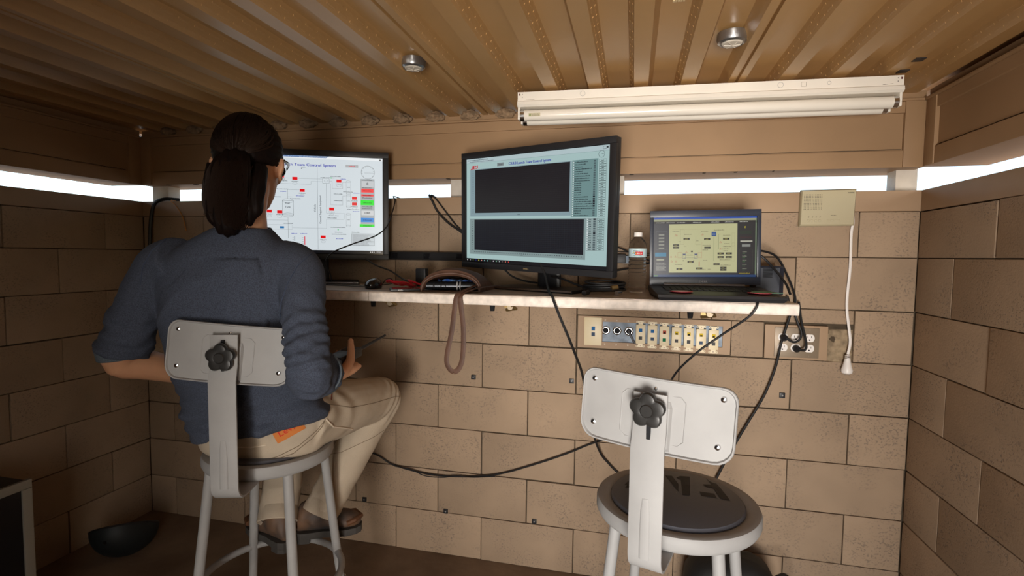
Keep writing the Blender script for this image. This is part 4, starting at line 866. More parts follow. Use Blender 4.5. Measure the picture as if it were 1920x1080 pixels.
# ================================================================ STOOLS
LETTERS = [  # stencilled F A R, read from the front of the seat (upside down from behind)
    [(.0435, .1453), (.0612, .1454), (.1169, .0315), (.0952, .0272)], [(.046, .0877), (.0644, .0994), (.0742, .0804), (.0572, .0743)], [(.0465, .0367), (.0791, .0464), (.0882, .0261), (.0547, .0162)],
    [(-.014, .1106), (.0082, .1203), (.0309, .005), (.015, -.0049)], [(-.0484, .0931), (-.0327, .0998), (-.0061, .0524), (.0031, .0072)], [(-.0208, .095), (-.014, .1106), (-.0075, .0885), (-.0126, .0849)],
    [(-.092, .075), (-.074, .083), (-.060, -.020), (-.078, -.028)], [(-.118, -.030), (-.084, -.030), (-.086, -.012), (-.116, -.012)], [(-.128, .060), (-.112, .066), (-.096, .026), (-.110, .020)], [(-.124, -.014), (-.112, -.012), (-.110, .014), (-.122, .012)]]
def stool(label, x, y, rot, seat_z, plate_z, arm_top, text=False, roll=0., leg_rot=0., rs=1.):
    t = thing('shop_stool', label, 'stool', (x, y, 0), rot); L_ = dict(local=True)
    sz = seat_z; K_ = lambda P: [(r*rs, z) for r, z in P]
    MB().lathe(K_([(.001, sz-.010), (.157, sz-.010), (.165, sz-.012), (.166, sz-.036), (.178, sz-.038), (.185, sz-.034), (.189, sz-.026), (.189, sz-.008), (.186, sz-.001), (.178, sz+.001), (.160, sz-.001), (.156, sz-.004), (.001, sz-.004)]), 64, cap=False).build('seat_pan', GREYM, t, True, True)
    cu = MB().lathe(K_([(.001, sz-.006), (.154, sz-.006), (.155, sz+.000), (.151, sz+.005), (.12, sz+.0095), (.06, sz+.0125), (.001, sz+.013)]), 56, cap=False).build('cushion', VINYL, t, True, True)
    if text:
        rp = [(.0, .013), (.06, .0125), (.12, .0095), (.151, .005), (.156, 0), (.2, 0)]
        mb = MB()
        for quad in LETTERS:
            (ax, ay), (bx, by), (cx, cy), (dx, dy) = quad; rows = []
            for i in range(5):
                f = i/4; r_ = []
                for j in range(5):
                    g = j/4; X = (ax*(1-g)+bx*g)*(1-f)+(dx*(1-g)+cx*g)*f; Y = (ay*(1-g)+by*g)*(1-f)+(dy*(1-g)+cy*g)*f
                    r = math.hypot(X, Y); r_.append((X, Y, sz+float(np.interp(r, [q[0] for q in rp], [q[1] for q in rp]))+.0008))
                rows.append(r_)
            mb.grid(rows)
        mb.build('stencil_letters', mat('stencil_black', (.012, .009, .008), .6), cu, False, True)
    zr = .375
    for a_ in (45, 135, 225, 315):
        c, s = math.cos(math.radians(a_)+leg_rot), math.sin(math.radians(a_)+leg_rot); r = lambda z: .157+(.245-.157)*(1-z/(sz-.03))
        lg = MB().tube([(c*r(z), s*r(z), z) for z in (sz-.012, zr, .30, .02)], [.0135, .0135, .0125, .0125], 18).build('leg', GREYM, t, True, True)
        MB().tube([(c*r(.012), s*r(.012), z) for z in (0, .03)], .0165, 14).build('rubber_foot', RUBBER, lg, True, True)
        MB().cyl((c*(r(.28)+.013), s*(r(.28)+.013), .28), (c*(r(.28)+.017), s*(r(.28)+.017), .28), .005, n=10).build('leg_bolt', CHROME, lg, True, True)
    R_ = .200; MB().tube([(R_*math.cos(t_), R_*math.sin(t_), zr) for t_ in np.linspace(0, 2*PI, 49)], .0105, 12, cap=False).build('foot_ring', GREYM, t, True, True)
    # backrest arm: flat bar from under the seat, round the bend and up
    pth = [(.04, sz-.040), (-.20, sz-.040)]+[(-.24-.042*math.sin(t_), sz-.040+.042*(1-math.cos(t_))) for t_ in np.linspace(0, PI/2, 8)]+[(-.282, sz+.04), (-.283, arm_top-.11), (-.272, arm_top-.075), (-.268, arm_top)]
    hw = .0325; rows = []
    for i, (py, pz) in enumerate(pth):
        q0 = pth[max(i-1, 0)]; q1 = pth[min(i+1, len(pth)-1)]; d = Vector((0, q1[0]-q0[0], q1[1]-q0[1])).normalized(); nn = Vector((0, -d.z, d.y))
        rows.append([Vector((sx*hw, py, pz))+nn*o_ for sx, o_ in ((-1, -.0022), (-.96, -.003), (.96, -.003), (1, -.0022), (1, .0022), (.96, .003), (-.96, .003), (-1, .0022))])
    ar = MB().grid(rows, closed=True, cap=True).build('back_arm', GREYM, t, False, True)
    ar.data.polygons.foreach_set('use_smooth', [True]*len(ar.data.polygons)); ar.data.set_sharp_from_angle(angle=.6)
    MB().tube([(0, -.2855, sz-.005), (0, -.2858, sz+.03), (0, -.2860, sz+.09), (0, -.2855, sz+.115)], [(.010, .0022), (.010, .0028), (.009, .0024), (.006, .0006)], 14, up=(1, 0, 0)).build('pressed_rib', GREYM, ar, True, True)
    MB().box(-.004, .004, -.2790, -.2668, arm_top-.088, arm_top-.012, bev=.001).build('slot', DARK, ar, False, True)
    # backrest plate, gently curved, with rolled rim
    Wp, Hp, sag = .152, .073, .020
    PMx = Matrix.Translation((0, -.255, plate_z)) @ Matrix.Rotation(roll, 4, 'Y') @ Matrix.Rotation(math.radians(-4), 4, 'X')
    def bend(x, z, d=0): return PMx @ Vector((x, sag*(x/Wp)**2+d, z))
    def outline(i=0.):
        P = []; W2, H2 = Wp-i, Hp-i
        for cx, cz, r, a0 in ((W2, H2, .028, 0), (-W2, H2, .028, 90), (-W2, -H2, .034, 180), (W2, -H2, .034, 270)):
            r = max(r-i, .004)
            for k in range(6):
                an = math.radians(a0+90*k/5); P.append((cx-math.copysign(r, cx)+r*math.cos(an), cz-math.copysign(r, cz)+r*math.sin(an)))
        # densify long runs so the plate can bend
        Q = []
        for (x0_, z0_), (x1_, z1_) in zip(P, P[1:]+P[:1]):
            m_ = max(1, int(abs(x1_-x0_)/.02)); Q += [(x0_+(x1_-x0_)*j/m_, z0_+(z1_-z0_)*j/m_) for j in range(m_)]
        return Q
    O = outline(0); n_ = len(O); mb = MB()
    sc = lambda f: [(x*f, z*f) for x, z in O]
    rows = [[bend(x, z, -.0035) for x, z in O], [bend(x*.992, z*.985, -.0058) for x, z in O], [bend(x*.978, z*.955, -.0050) for x, z in O], [bend(x*.965, z*.93, .0) for x, z in O]]
    rows += [[bend(x*f, z*f, .0) for x, z in O] for f in (.8, .6, .4, .2, .02)]
    rb2 = [[bend(x*f, z*f, .003) for x, z in O] for f in (.02, .3, .6, .9, 1.0)]
    mb.grid(rows+rb2+[rows[0]], closed=True); pl_ = mb.build('backrest_plate', GREYM, t, True, True)
    # raised boss outline and the pressed recess behind the arm
    for k, (w_, h0, h1) in enumerate(((.062, -.052, .042),)):
        P = [(-w_+.01, h1), (w_-.01, h1), (w_, h1-.01), (w_, h0+.01), (w_-.01, h0), (-w_+.01, h0), (-w_, h0+.01), (-w_, h1-.01), (-w_+.01, h1)]
        MB().tube([bend(x, z, -.0002) for x, z in P], .0011, 5, cap=False).build('pressed_outline', GREYM, pl_, True, True)
    mb = MB(); mb.grid([[bend(x, z, d) for x, z, d in q] for q in (((-.034, .030, -.0008), (.034, .030, -.0008)), ((-.034, .018, -.006), (.034, .018, -.006)), ((-.034, -.060, -.006), (.034, -.060, -.006)), ((-.034, -.066, -.0005), (.034, -.066, -.0005)))])
    mb.grid([[bend(s_*.034, z, d) for z, d in ((.030, 0), (.018, -.006), (-.06, -.006), (-.066, 0))] for s_ in (-1,)]+[[bend(s_*.038, z, 0) for z, d in ((.030, 0), (.018, -.006), (-.06, -.006), (-.066, 0))] for s_ in (-1,)])
    mb.grid([[bend(.034, z, d) for z, d in ((.030, 0), (.018, -.006), (-.06, -.006), (-.066, 0))], [bend(.038, z, 0) for z in (.030, .018, -.06, -.066)]])
    mb.build('arm_boss', GREYM, pl_, False, True)
    for sx, szz in ((-.126, .050), (.126, .050), (-.122, -.040), (.122, -.040), (.004, .052)):
        p = bend(sx, szz, 0); r_ = .0062 if abs(sx) > .01 else .004
        MB().lathe([(r_, 0), (r_*.8, .003), (r_*.35, .0042), (.0003, .0045)], 14, Matrix.Translation(p) @ Matrix.Rotation(PI/2, 4, 'X')).build('screw_head', CHROME, pl_, True, True)
    # star knob
    kz = arm_top-.028 if text else arm_top-.052
    K = Matrix.Translation((0, -.279, kz)) @ Matrix.Rotation(PI/2, 4, 'X') @ Matrix.Rotation(.3, 4, 'Z'); rr_ = []
    for rad, h in ((.0, 0), (.024, 0), (.0305, .002), (.032, .006), (.032, .013), (.0295, .017), (.022, .0185), (.013, .0175), (.011, .0195), (.0005, .0195)):
        rr_.append([K @ Vector(((rad*(1.1-.26*(1-abs(math.cos(2.5*th)))) if rad > .02 else rad)*math.cos(th), (rad*(1.1-.26*(1-abs(math.cos(2.5*th)))) if rad > .02 else rad)*math.sin(th), h)) for th in np.linspace(0, 2*PI, 60, endpoint=False)])
    MB().grid(rr_, closed=True).build('star_knob', KNOB, t, True, True)
    return t
stool('empty grey metal shop stool with stencilled letters on its seat', .115, -.860, -.288, .768, 1.040, 1.085, True, roll=.035)
stool('grey metal shop stool the person sits on', -1.040, -.825, .300, .776, 1.098, 1.147, False, roll=.085, leg_rot=-.14, rs=.945)

# ================================================================ LEFT AND FLOOR THINGS
tE = thing('equipment_case', 'dark panelled case with pale metal edge by the left wall', 'case', (-2.2, -1.25, 0))
fx, y0, y1, zt_ = -1.965, -1.75, -.835, .575
PALE = mat('pale_metal', (.34, .32, .27), .5, metal=.2)
MB().box(-2.38, fx-.01, y0+.004, y1-.004, .0, zt_-.006, bev=.004).build('body', mat('case_black', (.03, .028, .026), .5), tE, True)
mb = MB(); w_ = .030
mb.box(fx-.014, fx, y0, y1, zt_-w_, zt_, bev=.003); mb.build('edge_trim', PALE, tE, True)
MB().box(fx-.014, fx, y0, y1, 0, w_, bev=.003).build('edge_trim', PALE, tE, True)
MB().box(fx-.014, fx, y1-w_, y1, w_, zt_-w_, bev=.003).build('edge_trim', PALE, tE, True)
MB().box(fx-.014, fx, y0, y0+w_, w_, zt_-w_, bev=.003).build('edge_trim', PALE, tE, True)
MB().box(fx-.012, fx-.006, y0+w_, y1-w_, w_, zt_-w_).build('glass_panel', BLACKG, tE)
# upturned helmet
tH = thing('helmet', 'dark upturned helmet holding small things on the floor in the left corner', 'helmet', (-2.15, -.30, 0))
HM = Matrix.Translation((-2.19, -.33, .105)) @ Matrix.Rotation(math.radians(-24), 4, 'X') @ Matrix.Rotation(math.radians(-20), 4, 'Y')
rows = []
for th in np.linspace(0, PI/2*.97, 12): rows.append([HM @ Vector((.115*math.cos(th)*math.cos(a), .140*math.cos(th)*math.sin(a), -.115*math.sin(th))) for a in np.linspace(0, 2*PI, 40, endpoint=False)])
rin = [[HM @ Vector((.108*math.cos(th)*math.cos(a), .133*math.cos(th)*math.sin(a), -.107*math.sin(th))) for a in np.linspace(0, 2*PI, 40, endpoint=False)] for th in np.linspace(0, PI/2*.97, 10)]
MB().grid(rin[::-1]+rows, closed=True).build('shell', mat('helmet_shell', (.014, .018, .020), .55), tH, True)
mb = MB(); rr_ = random.Random(4)
MB().tube([HM @ Vector((.112*math.cos(a), .137*math.sin(a), .002)) for a in np.linspace(0, 2*PI, 41)], .005, 8, cap=False).build('rim', BLACKP, tH, True)
for q in range(4):
    a_ = q*PI/4; MB().tube([HM @ Vector((.102*math.cos(a_)*s, .122*math.sin(a_)*s, -.03-.05*(1-s*s))) for s in np.linspace(-1, 1, 9)], .006, 6, flat=(.3, 1.4)).build('suspension_strap', BLACKP, tH, True)
MB().cyl(HM @ Vector((.03, -.110, -.050)), HM @ Vector((.033, -.126, -.056)), .007, n=12).build('rivet', CHROME, tH, True)
# black bag under the counter
tG = thing('black_bag', 'black soft bag on the floor behind the empty stool', 'bag', (.42, -.17, 0))
rows = []
for zz, s in ((0, .9), (.02, 1.), (.10, 1.02), (.18, .95), (.225, .80), (.25, .55), (.258, .2)):
    rows.append([Vector((.375+.165*s*math.copysign(abs(math.cos(t))**.6, math.cos(t)), -.15+.105*s*math.copysign(abs(math.sin(t))**.6, math.sin(t)), zz+.006*noise.noise(Vector((t*2, zz*20, 1))))) for t in np.linspace(0, 2*PI, 40, endpoint=False)])
BAGM = mat('black_nylon', (.012, .012, .012), .6, bump=.3, bscale=40)
MB().grid(rows, closed=True, cap=True).build('body', BAGM, tG, True)
MB().tube(spline([(.50, -.19, .20), (.545, -.20, .235), (.575, -.20, .20), (.580, -.19, .10), (.56, -.18, .03)], 8), .013, 8, flat=(.35, 1)).build('handle', BAGM, tG, True)
MB().tube([(.24, -.235, .13), (.375, -.262, .15), (.50, -.235, .13)], .003, 6).build('zip', KNOB, tG, True)

# ================================================================ PERSON
tPn = thing('person', 'person with dark ponytail, blue shirt and pale jeans, seated with back to us', 'person', (-1.045, -.82, 0))
from mathutils.bvhtree import BVHTree
def fuse(mb, voxel, smooth_it, disp=None, name='m', mats=None, parent=None, sfac=.5):
    me = mb.mesh('tmp', SILL); o = bpy.data.objects.new('tmp', me); C.objects.link(o)
    r = o.modifiers.new('r', 'REMESH'); r.mode = 'VOXEL'; r.voxel_size = voxel; r.adaptivity = 0
    s = o.modifiers.new('s', 'SMOOTH'); s.iterations = smooth_it; s.factor = sfac
    dg = bpy.context.evaluated_depsgraph_get(); m2 = bpy.data.meshes.new_from_object(o.evaluated_get(dg))
    bpy.data.objects.remove(o); m2.materials.clear()
    for m_ in (mats if isinstance(mats, (list, tuple)) else [mats]): m2.materials.append(m_)
    if disp:
        nrm = [v.normal.copy() for v in m2.vertices]
        for v, n_ in zip(m2.vertices, nrm): v.co += n_*disp(v.co)
    bv = BVHTree.FromPolygons([v.co.copy() for v in m2.vertices], [tuple(p.vertices) for p in m2.polygons])
    off = LOC[parent.name]; m2.transform(Matrix.Translation([-q for q in off]))
    m2.polygons.foreach_set('use_smooth', [True]*len(m2.polygons)); m2.name = name
    ob = bpy.data.objects.new(name, m2); C.objects.link(ob); ob.parent = parent; LOC[ob.name] = off
    return ob, bv
V = Vector
def ell(mb, c, rx, ry, rz, M=None, n=20, m=12):
    rows = []
    for i in range(1, m):
        t = PI*i/m; rows.append([V((rx*math.sin(t)*math.cos(a), ry*math.sin(t)*math.sin(a), rz*math.cos(t))) for a in np.linspace(0, 2*PI, n, endpoint=False)])
    R3 = M.to_3x3() if M else Matrix.Identity(3)
    mb.grid([[V(c)+R3 @ p for p in r] for r in rows], closed=True, cap=True)
def limb(mb, pts, rs, n=18, k=5): 
    P = spline(pts, k); m = len(P); q = []
    for i in range(m):
        s = i/(m-1)*(len(rs)-1); a = int(min(s, len(rs)-2)); f = s-a
        ra, rb_ = rs[a], rs[a+1]
        if isinstance(ra, tuple): q.append((ra[0]+(rb_[0]-ra[0])*f, ra[1]+(rb_[1]-ra[1])*f))
        else: q.append(ra+(rb_-ra)*f)
    mb.tube(P, q, n)
YT = math.radians(15)         # torso turned a little left
TR_, TF_ = V((math.cos(YT), math.sin(YT), 0)), V((-math.sin(YT), math.cos(YT), 0))
def torso(mb, secs, grow=0., n=40, ex=2.5):
    rows = []
    for (z, cx, cy, rx, ry, tilt) in secs:
        r = []
        for a in np.linspace(0, 2*PI, n, endpoint=False):
            c, s = math.cos(a), math.sin(a); u = math.copysign(abs(c)**(2/ex), c); w_ = math.copysign(abs(s)**(2/ex), s)
            p = V((cx, cy, 0))+TR_*((rx+grow)*u)+TF_*((ry+grow)*w_); p.z = z+tilt*u*(rx); r.append(p)
        rows.append(r)
    mb.grid(rows, closed=True, cap=True)
TS = [(.856, -1.035, -.858, .185, .133, .15), (.90, -1.04, -.868, .184, .130, .10), (.96, -1.05, -.885, .180, .126, 0), (1.03, -1.058, -.90, .178, .124, 0), (1.12, -1.06, -.918, .184, .126, 0), (1.20, -1.056, -.932, .186, .126, 0),
      (1.27, -1.05, -.942, .190, .120, 0), (1.318, -1.044, -.948, .180, .106, 0), (1.350, -1.036, -.952, .150, .092, 0), (1.376, -1.028, -.952, .118, .078, 0), (1.396, -1.020, -.950, .090, .069, 0), (1.410, -1.014, -.948, .070, .061, 0)]
SHR, SHL = V((-.882, -.918, 1.315)), V((-1.205, -1.003, 1.318))
ELR, ELL = V((-.768, -1.016, 1.054)), V((-1.345, -1.030, 1.058))
WRR, WRL = V((-.838, -.815, .990)), V((-1.262, -.800, .955))
HIPR, KNR, ANR = V((-.945, -.80, .865)), V((-.900, -.400, .815)), V((-1.012, -.605, .478))
HIPL, KNL, ANL = V((-1.145, -.83, .865)), V((-1.235, -.44, .815)), V((-1.125, -.685, .478))
SKIN = mat('skin', (.58, .30, .17), .5, var=.1, vscale=20, bump=.08, bscale=200)
SKIN.node_tree.nodes['Principled BSDF'].inputs['Subsurface Weight'].default_value = .08
SHIRT = mat('heather_blue_shirt', (.066, .080, .118), .95, var=.45, vscale=420, bump=.25, bscale=700, detail=2)
JEANS = mat('pale_jeans', (.52, .43, .325), .92, var=.12, vscale=14, bump=.25, bscale=500)
HAIR = mat('dark_hair', (.005, .003, .0025), .6, var=.5, vscale=30, col2=(.008, .004, .003), spec=.10)
# --- head frame
YH = math.radians(22); HC = V((-1.018, -.915, 1.592))
HM_ = Matrix.Translation(HC) @ Matrix.Rotation(YH, 4, 'Z') @ Matrix.Rotation(math.radians(-5), 4, 'X')
h = lambda x, y, z: HM_ @ V((x, y, z))
# --- body: one continuous skin surface
mb = MB()
rows = []
for z, rx, ry, yo in ((-.122, .018, .020, .066), (-.112, .034, .036, .056), (-.085, .052, .062, .034), (-.05, .064, .083, .014), (-.015, .070, .093, .004), (.025, .075, .098, .0), (.06, .073, .094, -.004), (.09, .060, .078, -.006), (.11, .038, .050, -.006), (.12, .014, .018, -.006)):
    rows.append([h(rx*math.cos(a), ry*math.sin(a)+yo, z) for a in np.linspace(0, 2*PI, 32, endpoint=False)])
mb.grid(rows, closed=True, cap=True)
mb.tube([h(0, .090, .010), h(0, .100, -.012), h(0, .112, -.034), h(0, .100, -.046)], [.007, .009, .013, .007], 12)   # nose
ell(mb, h(0, .088, .022), .045, .012, .010, HM_); ell(mb, h(0, .094, -.070), .024, .010, .007, HM_); ell(mb, h(0, .092, -.081), .022, .010, .008, HM_); ell(mb, h(0, .088, -.108), .022, .018, .014, HM_)
for s in (-1, 1):
    ell(mb, h(s*.045, .066, -.030), .020, .018, .018, HM_)                                  # cheeks
    E_ = HM_ @ Matrix.Rotation(s*.35, 4, 'Z')
    ell(mb, h(s*.079, -.006, -.018), .007, .019, .031, E_); ell(mb, h(s*.086, -.010, -.010), .006, .017, .021, E_); ell(mb, h(s*.079, .002, -.042), .006, .009, .010, E_)
limb(mb, [h(0, -.015, -.055), V((-1.015, -.945, 1.46)), V((-1.02, -.952, 1.37))], [.056, .056, .070])
torso(mb, TS, grow=-.014)
for sh, el, wr in ((SHR, ELR, WRR), (SHL, ELL, WRL)):
    limb(mb, [sh+V((0, 0, .01)), (sh+el)/2, el, el+(wr-el)*.3, wr], [.052, .044, .041, .042, .027])
for hp, kn, an in ((HIPR, KNR, ANR), (HIPL, KNL, ANL)):
    limb(mb, [hp, (hp+kn)/2, kn, kn+(an-kn)*.35+V((0, -.0, 0)), an], [.080, .072, .054, .050, .032])
    limb(mb, [an, an+V((0, 0, -.04))], [.032, .030])
ell(mb, (-1.045, -.84, .855), .165, .12, .085, Matrix.Rotation(YT, 4, 'Z'))
def finger(mb, base, d0, axis, lens, rs, curls):
    """chain of phalanges bending about axis"""
    p = V(base); d = V(d0).normalized(); pts = [p-d*.018]; pts.append(p.copy())
    for L_, cu in zip(lens, curls):
        d = Matrix.Rotation(cu, 3, axis) @ d; p = p+d*L_; pts.append(p.copy())
    r = [rs[0]]+list(rs)+[rs[-1]*.9]
    r = r[:len(pts)]; r[-1] = rs[-1]*.72; mb.tube(pts, r, 12); ell(mb, pts[-1], r[-1], r[-1], r[-1], n=10, m=7)
# right hand: palm under and right of the radio, fingers curled up round its left side, thumb on top
RA = V((.10, .965, .14)).normalized()            # long axis of radio and hand, pointing away
RS = V((.97, -.10, .0)); RS = (RS-RA*RS.dot(RA)).normalized(); RU = RS.cross(RA).normalized()
RC = WRR+RA*.075+RU*.040+RS*-.006                # radio centre
PMr = frame(WRR+RA*.055, RS, RA)
palm = lambda x, y, z: WRR+RS*x+RA*y+RU*z
mb.tube([palm(0, -.02, 0), palm(.002, .02, .003), palm(.004, .055, .006), palm(.004, .088, .008)], [(.018, .026), (.019, .034), (.018, .041), (.014, .038)], 16, up=RU)
for i, (ln, r_) in enumerate(((.94, .0088), (1.0, .0092), (.95, .0088), (.76, .0078))):
    b = palm(-.012, .090-i*.021, .004+.000*i) if False else palm(-.010+.002*i, .092-i*.0205, .002)
    finger(mb, b, -RS*.9+RU*-.15+RA*.15, RA, [.034*ln, .024*ln, .020*ln], [r_, r_*.95, r_*.88, r_*.8], [.35, 1.05, .75])
# thumb: leaves the side of the palm near its base and lies up along the radio
tb0 = palm(.026, .022, .014)
mb.tube([palm(.012, .006, .002), tb0, palm(.030, .050, .036), palm(.024, .066, .062), palm(.019, .074, .082)], [.014, .0165, .0135, .0115, .0095], 14)
ell(mb, palm(.018, .076, .086), .0095, .0095, .011)
# left hand: resting, slightly curled, over the left thigh
LA = V((.55, .80, -.10)).normalized(); LS = V((.75, -.62, .1)); LS = (LS-LA*LS.dot(LA)).normalized(); LU = LS.cross(LA).normalized()
pal2 = lambda x, y, z: WRL+LS*x+LA*y+LU*z
mb.tube([pal2(0, -.02, 0), pal2(0, .02, 0), pal2(0, .055, 0), pal2(0, .090, -.004)], [(.026, .018), (.034, .018), (.041, .016), (.038, .012)], 16, up=LS)
for i, (ln, r_) in enumerate(((.94, .0088), (1.0, .0092), (.95, .0088), (.76, .0078))):
    finger(mb, pal2(.030-i*.0205, .090-(i == 3)*.008, -.002), LA, LS, [.042*ln, .027*ln, .022*ln], [r_, r_*.95, r_*.88, r_*.8], [-.25, -.45, -.35])
mb.tube([pal2(.012, .008, 0), pal2(.034, .030, -.004), pal2(.050, .056, -.010), pal2(.056, .080, -.016)], [.014, .014, .0115, .0092], 14); ell(mb, pal2(.057, .084, -.017), .009, .009, .009)
body, bvB = fuse(mb, .0042, 3, None, 'body', SKIN, tPn)
# eyes, brows and lips
EYEW, EYED, LIP = mat('eye_white', (.8, .78, .74), .2), mat('iris_brown', (.06, .03, .015), .15), mat('lips', (.42, .16, .11), .5)
for s in (-1, 1):
    mb = MB(); ell(mb, h(s*.031, .080, .0), .0125, .0125, .0125); ey = mb.build('eye', EYEW, tPn, True)
    mb = MB(); ell(mb, h(s*.031, .0888, .0), .0055, .0045, .0055); mb.build('iris', EYED, ey, True)
    MB().tube([h(s*.014, .099, .020), h(s*.032, .096, .026), h(s*.052, .084, .020)], [.003, .004, .002], 8).build('eyebrow', HAIR, tPn, True)
mb = MB(); ell(mb, h(0, .1035, -.0715), .021, .004, .0045, HM_); ell(mb, h(0, .1015, -.0805), .019, .0045, .0052, HM_); mb.build('lips', LIP, tPn, True)
for s in (-1, 1):   # thumb nail
    pass
# --- shirt
mb = MB(); torso(mb, TS)
SLV = []
for s, sh, el, wr in ((1, SHR, ELR, WRR), (-1, SHL, ELL, WRL)):
    top = sh+V((-.05*s, .004*s, .004))
    if s > 0:
        cuff = el+(wr-el)*.34; pts = [top, sh+V((.012*s, 0, -.02)), (sh+el)/2+V((.006*s, -.004, .01)), el+V((.0, -.006, .0)), cuff]; cd_ = (wr-el).normalized()
        limb(mb, pts, [.066, .066, .053, .053, .053], 24, 7)
    else:
        cuff = sh+(el-sh)*.93+V((.004, 0, 0)); pts = [top, sh+V((.012*s, 0, -.02)), (sh+el)/2+V((.004*s, -.004, .01)), cuff]; cd_ = V((.10, .05, -1)).normalized()
        limb(mb, pts, [.068, .068, .060, .064], 24, 7)
    SLV.append((pts, cuff, cd_)); mb.tube([cuff-cd_*.02, cuff+cd_*.010], [.061, .058], 24)
def seg_param(p, pts):
    best = (9, 0); acc = 0
    for a_, b_ in zip(pts, pts[1:]):
        d = b_-a_; L_ = d.length; t = max(0, min(1, (p-a_).dot(d)/(L_*L_))); q = (p-(a_+d*t)).length
        if q < best[0]: best = (q, acc+t*L_)
        acc += L_
    return best
def shirt_disp(p):
    d = 0
    for k, (pts, cuff, _) in enumerate(SLV):
        q, s = seg_param(p, pts)
        if q < .095:
            m_ = max(0, min(1, (s-.13)/.12)); nn = noise.noise(p*9+V((k*7, 0, 0)))
            d += m_*(.0030*math.sin(s*170+nn*9+p.x*60)+.0075*noise.noise(V((p.x*16+k*3, p.y*16, p.z*48+p.x*20)))+.003*noise.noise(V((p.x*40, p.y*40, p.z*90))))
            d += (1-m_)*.002*noise.noise(p*16); return d
    if p.z < 1.33:
        # folds pulling from the armpits and pooling at the waist
        f = noise.noise(V((p.x*5+p.z*4, p.y*5, p.z*16-p.x*8))); lo = max(0, min(1, (1.02-p.z)/.12))
        rg = 1-2.2*abs(noise.noise(V((p.x*4.2+p.z*3.4, p.y*4, p.z*9-p.x*6.5))+V((3, 1, 7))))
        d += .0075*f*(1-lo*.2)+.0105*max(0, rg)**1.8+.004*lo*math.sin((p.z*1.0-p.x*.22)*170+4*noise.noise(p*6))+lo*.004*noise.noise(V((p.x*9, p.y*9, p.z*34+p.x*14)))
        d += .003*noise.noise(V((p.x*14+p.z*9, p.y*12, p.z*6)))
    return d
shirt, bvS = fuse(mb, .0058, 4, shirt_disp, 'shirt', SHIRT, tPn)
# collar ring, cuffs, hem and shoulder seams lie on the cloth
MB().tube([V((-1.014, -.947, 1.404))+TR_*(.068*math.cos(a))+TF_*(.060*math.sin(a))+V((0, 0, .006*math.sin(a))) for a in np.linspace(0, 2*PI, 37)], .0048, 8, cap=False, flat=(1.7, .8)).build('collar', SHIRT, shirt, True)
for (pts, cuff, d) in SLV:
    x_ = d.orthogonal().normalized(); y_ = d.cross(x_)
    MB().grid([[cuff+d*o_+x_*(r_*math.cos(a))+y_*(r_*math.sin(a)) for a in np.linspace(0, 2*PI, 36, endpoint=False)] for o_, r_ in ((-.022, .0585), (-.020, .0620), (.014, .0595), (.017, .0565), (.0, .052))], closed=True).build('rolled_cuff', mat('cuff_inside', (.10, .125, .15), .95, var=.3, vscale=300), shirt, True)
def hit(bv, u, v):
    """point on the surface seen along a viewing direction"""
    d = (FWD+RGT*((u-960)/973.64)+UPV*((540-v)/973.64)).normalized(); o_, n_, i_, t_ = bv.ray_cast(V((0, -2.1383, 1.3459)), d); return o_, n_
def seam(bv, uv, name, m, r, parent, lift=.0004):
    P = []
    for (a_, b_) in zip(uv, uv[1:]):
        for k in range(6):
            f = k/6; o_, n_ = hit(bv, a_[0]+(b_[0]-a_[0])*f, a_[1]+(b_[1]-a_[1])*f)
            if o_ and (not P or (o_-P[-1]).length < .06): P.append(o_+n_*lift)
    if len(P) > 3: MB().tube(P, r, 6).build(name, m, parent, True)
SEAM = mat('shirt_seam', (.045, .06, .10), .95)
seam(bvS, [(585, 474), (558, 498), (540, 530), (528, 565), (524, 600)], 'armhole_seam', SEAM, .0016, shirt)
seam(bvS, [(312, 448), (285, 470), (268, 500), (262, 540)], 'armhole_seam', SEAM, .0016, shirt)
# --- jeans
mb = MB()
PS = [(.768, -1.045, -.815, .160, .125, .02), (.795, -1.045, -.82, .180, .138, .05), (.835, -1.043, -.835, .180, .134, .12), (.865, -1.038, -.852, .178, .130, .15), (.885, -1.036, -.860, .176, .126, .16), (.905, -1.037, -.866, .173, .122, .14)]
torso(mb, PS)
for s, hp, kn, an in ((1, HIPR, KNR, ANR), (-1, HIPL, KNL, ANL)):
    fold = (an-kn).normalized()
    limb(mb, [hp+V((0, -.035, -.005)), hp*.5+kn*.5, kn+V((0, .004, .0))], [.098, .090, .074], 22, 8)
    limb(mb, [kn+V((0, .010, -.004)), kn+(an-kn)*.4, kn+(an-kn)*1.02], [.073, .068, .060], 22, 8)
    ell(mb, kn, .074, .070, .074)
def jean_disp(p):
    d = .0022*noise.noise(p*14)
    for kn, an in ((KNR, ANR), (KNL, ANL)):
        k_ = (p-kn).length
        if k_ < .16: d += .0048*math.exp(-(k_/.09)**2)*math.sin((p.z-p.y)*120+6*noise.noise(p*8))
        a_ = (p-an).length
        if a_ < .22: d += .004*math.exp(-(a_/.12)**2)*noise.noise(V((p.x*18, p.y*18, p.z*50)))
    hk = (p-(HIPR+V((.07, .0, -.0)))).length
    if hk < .2: d += .0035*math.exp(-(hk/.12)**2)*math.sin((p.x*1.2-p.y*.6+p.z*.4)*95+5*noise.noise(p*7))
    return d
jeans, bvJ = fuse(mb, .0058, 4, jean_disp, 'jeans', JEANS, tPn)
